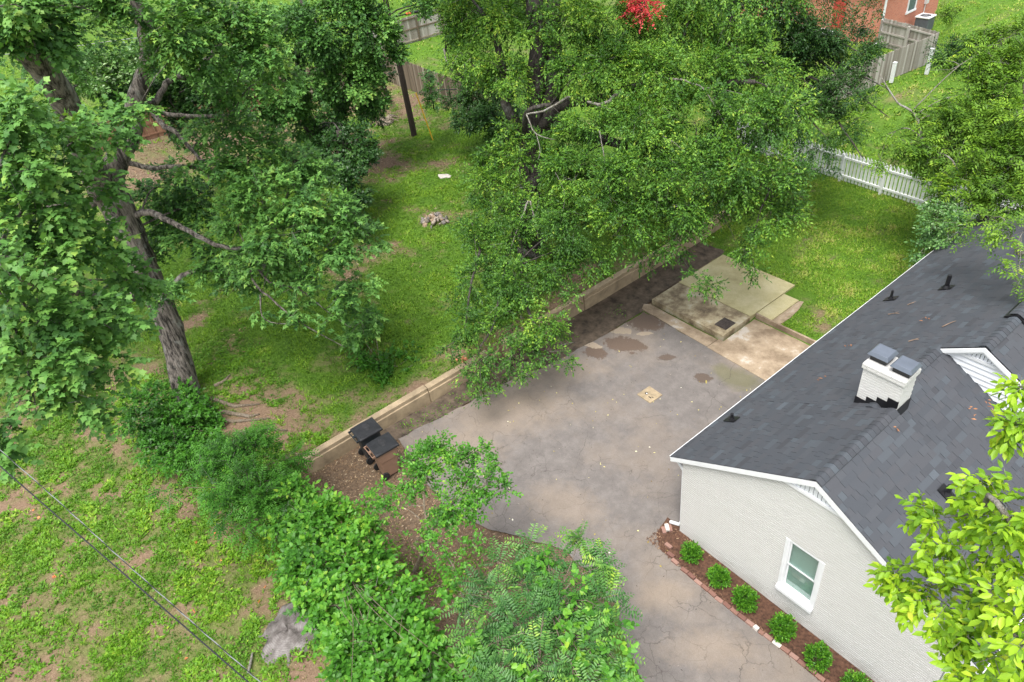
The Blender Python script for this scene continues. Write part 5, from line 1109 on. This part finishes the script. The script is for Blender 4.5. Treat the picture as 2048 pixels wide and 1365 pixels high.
wb = blobs_px([(1105, 1130, 15.2, 44), (1180, 1145, 15, 46), (1045, 1175, 15, 52), (965, 1180, 15.2, 46), (1120, 1215, 14.6, 62), (1205, 1205, 14.5, 44), (1040, 1260, 14.4, 62), (960, 1255, 14.8, 52), (1150, 1285, 14, 58), (1215, 1305, 13.9, 40), (1080, 1335, 13.8, 58), (1180, 1345, 13.6, 50), (1000, 1335, 14.2, 54), (1160, 1075, 15.2, 18, 1, .25), (1062, 1090, 15.4, 18, 1, .2), (1210, 1130, 14.9, 18, 1, .25), (1000, 1130, 15.4, 26, .8, .15), (930, 1210, 15.1, 26, .8, .1), (1230, 1250, 14.2, 24), (1080, 1410, 13.5, 70), (1190, 1410, 13.3, 60), (980, 1410, 13.8, 50), (1240, 1390, 13.4, 30)], .16)
wing = tree('feather_leaved_shrub', 'large shrub with long feather shaped leaf sprays beside the driveway', 'shrub', (b0[0], b0[1], 0), wb, [stem_to((b0[0], b0[1], -.05), 1100, 1220, 14.6, .07, .03), stem_to((b0[0], b0[1], -.05), 1000, 1250, 14.6, .05, .03)], 76, 420, PW, 'small', LM_WING, BARKC, .2, twr=.004)
vb = blobs_px([(1150, 1190, 14.4, 34), (1210, 1240, 14.1, 32), (1120, 1240, 14.2, 30), (1180, 1300, 13.7, 40), (1230, 1320, 13.7, 30), (1080, 1120, 15, 22, .7), (1145, 1345, 13.5, 36), (1060, 1345, 13.6, 28, .7), (1100, 1170, 14.7, 24, .7), (905, 1180, 15.2, 20, .4), (1230, 1380, 13.4, 36), (960, 1300, 14.2, 26, .6)])
b1 = at(1190, 1330, 0)
tree('heart_leaf_vine', 'heart leaved vine climbing through the feathery shrub', 'vine', (b1[0], b1[1], 0), vb, [stem_to((b1[0], b1[1], 0), 1180, 1270, 14, .02, .01)], 77, 150, dict(n=5, L=.24, ll=.10, lw=.085, ang=60, droop=.4, up=.72, rnd=.3, tj=.14, base=.58), 'heart', LM_VINE, BARKC, .1, singles=200, r0=.006)
b0 = np.array([9.4, -3.6, 0])
tree('cherry_tree', 'young tree with big bright lime green leaves at lower right', 'tree', b0,
     blobs_px([(1832, 1165, 8.8, 42), (1800, 1185, 8.9, 26), (1860, 1210, 8.6, 44), (1880, 1045, 8.6, 40), (1850, 1020, 8.7, 26), (1968, 968, 8.3, 28), (2005, 1000, 8.2, 40), (1960, 1010, 8.4, 36), (1930, 1095, 8.4, 56), (2000, 1105, 8.1, 56), (1870, 1120, 8.6, 40, .9), (1915, 1210, 8.3, 56), (2005, 1205, 8, 56), (1950, 1290, 8.1, 40, 1, -.12), (2030, 1300, 7.9, 54, 1, -.12), (1985, 1350, 7.9, 48), (2036, 850, 8.2, 15), (2012, 862, 8.4, 9), (2042, 775, 8.3, 12), (2030, 1040, 7.9, 40), (1905, 1270, 8.3, 24, 1, -.1), (1930, 1360, 8.1, 24, 1, .05), (2060, 1150, 7.8, 60), (2070, 1020, 8, 40), (2080, 1260, 7.7, 60), (1790, 1150, 9, 16)], .05)+[((9.9, -4.2, 8.5), 1.2, .6), ((10.5, -3, 7.5), 1.3, .6), ((10, -4.5, 6.6), 1.2, .6), ((10.8, -3.6, 9), 1.0, .6)],
     [[(*b0, .12), (9.35, -3.7, 3, .10), (9.35, -3.9, 6, .075), (9.6, -4.0, 7.8, .03)], [(9.3, -3.9, 6.0, .06)]+PX([(2010, 1240, 8.2, .035), (1940, 1190, 8.4, .025), (1850, 1170, 8.8, .01)]), [(9.3, -3.9, 6.8, .05)]+PX([(2030, 1060, 8.1, .03), (1960, 1030, 8.4, .02), (1890, 1035, 8.6, .008)])],
     78, 330, dict(n=7, L=.17, ll=.105, lw=.056, ang=50, droop=.7, up=.5, rnd=.3, tj=.14, base=.55, tip=.05), 'oval', LM_CHER, BARKL, .3, sub=9, subr=.42, singles=300, r0=.008, twr=.004)

# boxwood balls in the bed
bxw = [(1383, 1106), (1438, 1154), (1491, 1198), (1564, 1256), (1637, 1316), (1712, 1376)]
blab = ['small round boxwood nearest the downspout corner of the house', 'boxwood ball second from the house corner, beside dark soil', 'boxwood ball in the bed left of the window', 'taller boxwood directly under the window', 'boxwood right of the window near the bed brick edge', 'last boxwood in the bed, cut by the picture edge']
for k, (px_, py_) in enumerate(bxw):
    p = at(px_, py_, .22); r = (.185, .19, .20, .205, .21, .21)[k]; rng = np.random.default_rng(80+k)
    root = empty('boxwood_shrub', (p[0], p[1], .02), 0, blab[k], 'shrub', 'boxwoods planted in the mulch bed')
    mb = MB()
    for j in range(7):
        a = j*.9; mb.tube([(0, 0, -.03), (.08*math.cos(a), .08*math.sin(a), .15), (.16*math.cos(a), .16*math.sin(a), .30)], [.012, .008, .004], 5)
    mb.build('stem', BARKC, root)
    bl = [((p[0], p[1], .02+r*.95), r*.85, 1)]
    O = []; 
    n_ = (260, 330, 380, 420, 340, 360)[k]; r *= (1, .95, 1.02, 1.02, 1, 1)[k]; d = unit(rng.normal(size=(n_, 3))+np.array([0, 0, .15])); rr = r*(.55+.45*rng.random((n_, 1))**.5)*(1+.22*np.sin(d[:, :1]*5+k*2.1)*np.cos(d[:, 1:2]*4+k))
    O = np.array([p[0], p[1], .02+r*.92])+d*rr*np.array([(.95, 1.05, .98, .86, .9, 1)[k], .92, (.95, .9, 1.05, 1.3, 1.2, 1)[k]])
    lf = sprays(O, d+np.array([0, 0, .5]), rng.normal(0, .09, n_), rng, 6, .12, .055, .03, 45, -.1, .4, .45, tj=.16, base=.45, tip=.25)
    foliage(root, lf, 'small', LM_BOX, 'foliage')
# pokeweed seedlings and weeds with a shape of their own
for k, (px_, py_, n_, L, lab) in enumerate(((345, 945, 10, .34, 'broad leaved weed growing at the edge of the shrubs'), (600, 1318, 7, .17, 'small broad leaved seedling in the soil below the stump'))):
    p = at(px_, py_, .35 if k == 0 else 0); p[2] = float(gz(p[0], p[1])); rng = np.random.default_rng(90+k)
    root = empty('broadleaf_weed', tuple(p), 0, lab, 'weed', None)
    b = MB(); b.tube([(0, 0, -.02), (0, 0, .18 if k else .35)], [.012, .006], 6); b.build('stem', LM_WEED, root)
    attr(root.children[0].data, 'tint', np.full(len(root.children[0].data.vertices), .5))
    for j in range(n_):
        a = j*2.4; me = npmesh('leaf', LEAF['oval'][0]*np.array([L, L*.42, L]), [np.array(f) for f in LEAF['oval'][1]], np.full(7, .45+.3*rng.random())); me.materials.append(LM_WEED)
        o = bpy.data.objects.new('leaf', me); COL.objects.link(o); o.parent = root; o.location = (0, 0, (.06+.1*j/n_) if k else (.1+.25*j/n_)); o.rotation_euler = (rng.normal(0, .1), -.12-.3*j/n_+rng.normal(0, .1), a)

# ---- ground cover
def scatter(n, x0, x1, y0, y1, rng, keep):
    x = rng.uniform(x0, x1, n); y = rng.uniform(y0, y1, n); k = keep(x, y, rng); return x[k], y[k]
def in_view(x, y, z, m=40):
    q = (np.stack([x, y, z], -1)-CAM)@M; px = q[:, 0]/q[:, 2]*F+1024; py = q[:, 1]/q[:, 2]*F+682.5
    return (q[:, 2] > 0) & (px > -m*3) & (px < 2048+m*3) & (py > -m) & (py < 1365+m*4)
dpa = np.array(drive+[drive[0]])
def inside(x, y, poly):
    r = np.zeros(len(x), bool)
    for (xa, ya), (xb, yb) in zip(poly[:-1], poly[1:]):
        c = ((ya > y) != (yb > y)) & (x < (xb-xa)*(y-ya)/(yb-ya+1e-12)+xa); r ^= c
    return r
def lawn_ok(x, y):
    bad = inside(x, y, dpa) | ((x > -9.2) & (x < -7.3) & (y > -6.2) & (y < 11.5)) | ((x > -7.4) & (x < -3.2) & (y > 6) & (y < 11)) | ((x > -4.2) & (y > 6) & (y < 8.75)) | ((x > -.25) & (y > -.9) & (y < 14.9) & (x < 7.6))
    return ~bad
BV = np.array([(0, -.5, 0), (0, .5, 0), (.6, .22, .12), (.6, -.22, .12), (1, 0, 0)])
LEAF['blade'] = (BV, [[(0, 3, 2, 1)], [(3, 4, 2)]])
def grass(name, n, box_, blades, L, Wd, rng, dthr, lm_, kind='blade', flat=.5, base=.45, tj=.16, clump=1):
    def keep(x, y, r):
        k = lawn_ok(x, y) & in_view(x, y, gz(x, y)); d = dirt(x, y); return k & (r.random(len(x)) > (d*dthr))
    x, y = scatter(n, *box_, rng, keep)
    if clump > 1:
        w_ = rng.uniform(.05, .16, len(x)); k_ = rng.integers(2, clump*2-1, len(x)); x, y, w_ = np.repeat(x, k_), np.repeat(y, k_), np.repeat(w_, k_)
        x = x+rng.normal(0, 1, len(x))*w_; y = y+rng.normal(0, 1, len(y))*w_; ok = lawn_ok(x, y); x, y = x[ok], y[ok]
    m = len(x); z = gz(x, y)
    cl = fbm(x*1.6, y*1.6, 77, 3)-.5
    a = rng.uniform(0, 2*np.pi, (m, blades)); e = rng.normal(flat, .3, (m, blades))
    ax = np.stack([np.cos(a)*np.cos(e), np.sin(a)*np.cos(e), np.sin(e)], -1)
    nr = np.stack([-np.cos(a)*np.sin(e), -np.sin(a)*np.sin(e), np.cos(e)], -1)
    pos = np.stack([x, y, z], -1)[:, None]+np.stack([np.cos(a), np.sin(a), np.zeros_like(a)], -1)*.015
    s = rng.uniform(.6, 1.4, (m, blades))*(1+cl[:, None])
    t = np.clip(base+cl[:, None]*.9+rng.normal(0, tj, (m, blades)), 0, 1)
    o = ob(name, leafmesh(name, pos.reshape(-1, 3), ax.reshape(-1, 3), nr.reshape(-1, 3), (s*L).ravel(), (s*Wd).ravel(), t.ravel(), kind), lm_)
    o['kind'] = 'stuff'; return o
LM_GRASS = leafmat('grass_blade', [(0, (.045, .11, .010)), (.4, (.10, .22, .014)), (.7, (.17, .32, .02)), (.92, (.27, .41, .04)), (1, (.40, .40, .12))], .55, .25)
rng = np.random.default_rng(101)
grass('weeds', 5200, (-17, -2.5, -17, -5.2), 6, .085, .042, rng, 1.0, LM_WEED, 'small', .45, clump=6)
grass('grass', 24000, (-20, -2.5, -17, -5.2), 5, .12, .016, rng, .93, LM_GRASS, 'tri', .75)
grass('lawn_grass', 68000, (-32, -9.1, -8, 13), 4, .095, .028, rng, 1.0, LM_GRASS, 'tri', .6, .45)
grass('side_lawn_grass', 44000, (-14, 1, 8.6, 20), 4, .085, .022, rng, .97, LM_GRASS, 'tri', .6, .70)
grass('far_lawn_grass', 26000, (-26, 4, 19, 50), 4, .13, .04, rng, .95, LM_GRASS, 'tri', .6, .70)
grass('far_yard_grass', 26000, (-75, -30, -12, 34), 4, .16, .05, rng, .95, LM_GRASS, 'tri', .6, .58)
# weeds along cracks and in the gutter strip
def weeds_at(name, pts, n, r, L, rng):
    P = np.array(pts)[rng.integers(0, len(pts), n)]; x = P[:, 0]+rng.normal(0, r, n); y = P[:, 1]+rng.normal(0, r, n); z = np.maximum(gz(x, y), .0)+.01
    a = rng.uniform(0, 6.28, n); e = rng.normal(.5, .3, n); ax = np.stack([np.cos(a)*np.cos(e), np.sin(a)*np.cos(e), np.sin(e)], -1); nr = np.stack([-np.cos(a)*np.sin(e), -np.sin(a)*np.sin(e), np.cos(e)], -1)
    s = rng.uniform(.5, 1.4, n); o = ob(name, leafmesh(name, np.stack([x, y, z], -1), ax, nr, s*L, s*L*.5, np.clip(rng.normal(.4, .2, n), 0, 1), 'small'), LM_WEED); o['kind'] = 'stuff'
weeds_at('gutter_weeds', [(-8.4, -2.4), (-8.35, -1.8), (-8.3, -1.0), (-8.2, -.3), (-8.5, -3), (-8.0, 1.2), (-7.9, 5.8), (-8.1, 3.5)], 420, .2, .06, rng)
weeds_at('stump_weeds', [tuple(at(a, b)[:2]) for a, b in ((590, 1292), (605, 1300), (625, 1295), (560, 1310), (635, 1250), (560, 1265), (500, 1275), (520, 1290), (480, 1290), (615, 1225), (570, 1185), (640, 1285))], 900, .16, .075, rng)
weeds_at('understory_weeds', [tuple(at(a, b)[:2]) for a, b in ((800, 1150), (840, 1170), (770, 1110), (560, 1085), (520, 1080), (720, 1040), (880, 1160), (930, 1140), (640, 1040), (480, 1060), (440, 1030), (400, 1000), (370, 975))], 2600, .35, .08, rng)
# fallen leaves, bark chips and twigs scattered over soil and paving
def litter(name, n, box_, keep, cols, L, Wd, rng, rough=.8):
    x, y = scatter(n, *box_, rng, keep); m = len(x)
    z = np.where(inside(x, y, dpa), .02, gz(x, y)+.012); a = rng.uniform(0, 6.28, m)
    ax = np.stack([np.cos(a), np.sin(a), rng.normal(0, .12, m)], -1); nr = np.stack([rng.normal(0, .25, m), rng.normal(0, .25, m), np.ones(m)], -1); s = rng.uniform(.5, 1.5, m)
    mm = tinted(name+'_mat', cols, rough, .1, 20, bmp=0)
    o = ob(name, leafmesh(name, np.stack([x, y, z], -1), ax, nr, s*L, s*Wd, rng.random(m), 'small'), mm); o['kind'] = 'stuff'
TAN = [(0, (.10, .055, .03)), (.5, (.26, .16, .09)), (.85, (.42, .30, .18)), (1, (.55, .45, .32))]
vw = lambda x, y: in_view(x, y, gz(x, y))
litter('fallen_leaves', 9000, (-9, -2, -8, -2.5), lambda x, y, r: vw(x, y) & ~inside(x, y, dpa) & (r.random(len(x)) < .75), TAN, .08, .022, rng)
litter('yard_litter', 22000, (-42, -14, -6, 13.5), lambda x, y, r: vw(x, y) & (r.random(len(x)) < dirt(x, y)*.9), TAN, .14, .03, rng)
litter('soil_chips', 6000, (-16, -3, -16, -6), lambda x, y, r: vw(x, y) & (r.random(len(x)) < dirt(x, y)*.5), TAN, .05, .016, rng)
litter('mulch_chips', 7000, (-.4, 7, -.8, .0), lambda x, y, r: vw(x, y), [(0, (.05, .022, .014)), (.6, (.12, .06, .036)), (.9, (.22, .13, .08)), (1, (.40, .28, .18))], .06, .016, rng)
litter('yellow_leaves', 130, (-8, 1, -4, 6.2), lambda x, y, r: vw(x, y) & inside(x, y, dpa) & ((x < -1) | (y < 0)), [(0, (.15, .10, .04)), (.5, (.45, .38, .08)), (.8, (.6, .55, .25)), (1, (.75, .72, .6))], .055, .035, rng)
litter('driveway_grit', 700, (-8, 5, -4, 6.2), lambda x, y, r: vw(x, y) & inside(x, y, dpa) & ((x < 0) | (y < -.9)), [(0, (.05, .04, .035)), (.8, (.10, .075, .06)), (1, (.4, .35, .3))], .04, .014, rng)
litter('orange_leaves', 60, (-16, -3, -16, -6.5), lambda x, y, r: vw(x, y) & (r.random(len(x)) < .5), [(0, (.45, .12, .04)), (1, (.60, .25, .10))], .13, .10, rng)
rng = np.random.default_rng(33); P = []
for px_, py_, sd_, n_ in ((1982, 812, 'R', 9), (1947, 823, 'R', 6), (1912, 1078, 'R', 10), (1928, 1292, 'R', 8), (1850, 640, 'L', 4), (1700, 690, 'L', 4), (1640, 760, 'L', 3), (1795, 860, 'R', 3)):
    c = roofpt(px_, py_, sd_); up_ = np.array([SLP if sd_ == 'R' else -SLP, 0, 1])
    for k in range(n_):
        d = rng.normal(0, .07, 2); P.append((c+np.array([d[0], d[1], -d[0]*SLP*(1 if sd_ == 'R' else -1)]), up_))
P0 = np.array([p for p, _ in P]); U0 = np.array([u for _, u in P]); a = rng.uniform(0, 6.28, len(P))
o = ob('fallen_leaves', leafmesh('fallen_leaves', P0, np.stack([np.cos(a), np.sin(a), np.zeros(len(a))], -1), U0+rng.normal(0, .15, U0.shape), rng.uniform(.06, .12, len(a)), rng.uniform(.015, .04, len(a)), rng.random(len(a)), 'small'), tinted('roof_leaf', [(0, (.22, .08, .03)), (1, (.42, .20, .09))], .8, .1, 20, bmp=0)); o['kind'] = 'stuff'
# ---- stump
st = at(578, 1262, .05); rng = np.random.default_rng(7)
stump = empty('tree_stump', (st[0], st[1], float(gz(st[0], st[1]))-.03), 0, 'weathered grey tree stump with spreading roots in the weedy lawn', 'stump')
na, nr_ = 64, 14; vs = []
lob = [rng.uniform(0, 6.28) for _ in range(3)]
for i in range(nr_+1):
    t_ = i/nr_
    for k in range(na):
        a = 2*math.pi*k/na
        rad = .60*(1+.15*math.cos(3*a+lob[0])+.09*math.cos(5*a+lob[1])+.04*math.cos(11*a+lob[2]))
        r = rad*(t_**.8)*(1 if i < nr_-3 else 1+.1*(i-nr_+3))
        h = .20*(1-t_**3)+.05*math.cos(2*a+1)*t_*(1-t_)*2+.03*math.sin(4*a+t_*5)+.02*math.cos(7*a-t_*9)*t_
        h += .05*float(vnoise(np.array(math.cos(a)*r*9+50), np.array(math.sin(a)*r*9+50), 3))
        vs.append((math.cos(a)*r, math.sin(a)*r, max(h, -.05) if i < nr_ else -.06))
f = [(i*na+k, i*na+(k+1) % na, (i+1)*na+(k+1) % na, (i+1)*na+k) for i in range(nr_) for k in range(na)]
def stumpmat():
    m, t, b = nt('grey_stump_wood'); v = coords(t); w = N(t, 'ShaderNodeTexWave'); w.wave_type = 'RINGS'; w.rings_direction = 'Z'; w.inputs['Scale'].default_value = 7; w.inputs['Distortion'].default_value = 6; w.inputs['Detail'].default_value = 5
    t.links.new(v, w.inputs['Vector']); n = noise(t, v, 3, 6, .7)
    c = ramp(t, n, [(.3, (.06, .05, .045)), (.5, (.15, .133, .125)), (.7, (.27, .25, .24))])
    t.links.new(mix(t, 1.0, c, ramp(t, w.outputs['Fac'], [(.0, (.85,)*3), (1, (1.05,)*3)]), 'MULTIPLY'), b.inputs['Base Color']); b.inputs['Roughness'].default_value = .9; bump(t, n, b, .9, .04); return m
STW = stumpmat()
b = MB(); b.add(vs, f); b.build('stump_top', STW, stump, smooth=True)
for (a, L, r) in ((-.5, 1.0, .09), (-2.2, .95, .07), (2.8, .8, .09), (.9, .8, .08), (-1.4, .7, .07)):
    b = MB(); d = np.array([math.cos(a), math.sin(a)]); b.tube([(*(d*.3), .08), (*(d*.55), .045), (*(d*.75+[.03, .02]), .02), (*(d*L), -.03)], [r, r*.7, r*.5, r*.2], 8); b.build('root', STW, stump, smooth=True)
pl = at(500, 1330); b = MB(); b.tube([(*at(497, 1348)[:2], .03), (*at(503, 1325)[:2], .05), (*at(506, 1308)[:2], .04)], [.03, .032, .02], 7); o = b.build('dead_branch', BARKL); tag(o, 'pale stick lying in the soil below the stump', 'branch')
# surface roots beside the maple
for k, pts in enumerate((((425, 800), (470, 815), (520, 810)), ((410, 840), (470, 845), (540, 838)), ((430, 775), (450, 765), (462, 752)), ((470, 870), (530, 860), (575, 862)), ((440, 825), (500, 835), (520, 830)))):
    b = MB(); b.tube([(*at(a, c, .55)[:2]-off[:2], float(gz(*at(a, c, .55)[:2]))+.02-off[2]) for a, c in pts], [.08, .06, .025], 7); b.build('root', BARKC, maple, smooth=True)
# ---- stones
def stone_mesh(seed, s=(1, 1, .6)):
    rr = np.random.default_rng(seed); bm = bmesh.new(); bmesh.ops.create_icosphere(bm, subdivisions=1, radius=1)
    for v in bm.verts: v.co *= 1+rr.uniform(-.28, .2); v.co = Vector((v.co.x*s[0], v.co.y*s[1], v.co.z*s[2]))
    me = bpy.data.meshes.new('stone'); bm.to_mesh(me); bm.free(); return me
STM = [simple('pale_stone', (.36, .30, .25), .85, var=.2, scale=8), simple('grey_stone', (.20, .18, .165), .85, var=.2, scale=8), simple('tan_stone', (.30, .22, .15), .85, var=.2, scale=8)]
p = at(872, 442, .65); rp = empty('rock_pile', (p[0], p[1], float(gz(p[0], p[1]))), 0, 'low heap of tan and grey stones on the lawn', 'rock pile'); rng = np.random.default_rng(3)
sm_ = []
for k in range(9):
    me = stone_mesh(k); me.materials.append(STM[k % 3]); sm_.append(me)
for k in range(46):
    a = rng.uniform(0, 6.28); r = .62*rng.random()**.6; s = rng.uniform(.06, .14); o = bpy.data.objects.new('stone', sm_[k % 9]); COL.objects.link(o); o.parent = rp
    o.location = (math.cos(a)*r, math.sin(a)*r, .04+.20*(1-(r/.62)**2)*rng.uniform(.5, 1)); o.scale = (s*1.3, s, s); o.rotation_euler = tuple(rng.uniform(0, 3, 3))
p = at(889, 355, .65); me = stone_mesh(40, (.46, .20, .07)); me.materials.append(simple('white_stone', (.46, .42, .38), .85, var=.12, scale=5)); o = bpy.data.objects.new('flat_stone', me); COL.objects.link(o); o.location = (p[0], p[1], float(gz(p[0], p[1]))+.04); o.rotation_euler = (.05, .1, .75)
tag(o, 'flat pale stone lying in a bare patch of the lawn', 'stone')
p = at(925, 716, .6); br = empty('brick_rubble', (p[0], p[1], float(gz(p[0], p[1]))), 0, 'few broken orange brick pieces on the grass behind the wall', 'rubble')
OB = simple('orange_brick', (.55, .22, .12), .85, var=.15, scale=8)
for k, (x, y, s) in enumerate(((0, 0, .10), (.12, .05, .09), (-.08, -.16, .08), (.05, .18, .07), (.16, -.1, .06))):
    me = stone_mesh(50+k, (1.1, .8, .7)); me.materials.append(OB); o = bpy.data.objects.new('brick_piece', me); COL.objects.link(o); o.parent = br; o.location = (x, y, s*.6); o.scale = (s,)*3; o.rotation_euler = tuple(rng.uniform(0, 3, 3))
p = at(770, 248, .7); b = MB(); rng = np.random.default_rng(2)
us = empty('uprooted_stump', (p[0], p[1], float(gz(p[0], p[1]))), 0, 'brown uprooted root mass on the back lawn left of the pole', 'root mass')
me = stone_mesh(61, (.75, .55, .35)); me.materials.append(BARKC); ob('root_ball', me, None, us)
for k in range(7):
    a = rng.uniform(0, 6.28); b = MB(); b.tube([(0, 0, .1), (math.cos(a)*.5, math.sin(a)*.5, .25), (math.cos(a)*.95, math.sin(a)*.95, .1)], [.09, .06, .02], 6); b.build('root', BARKC, us)
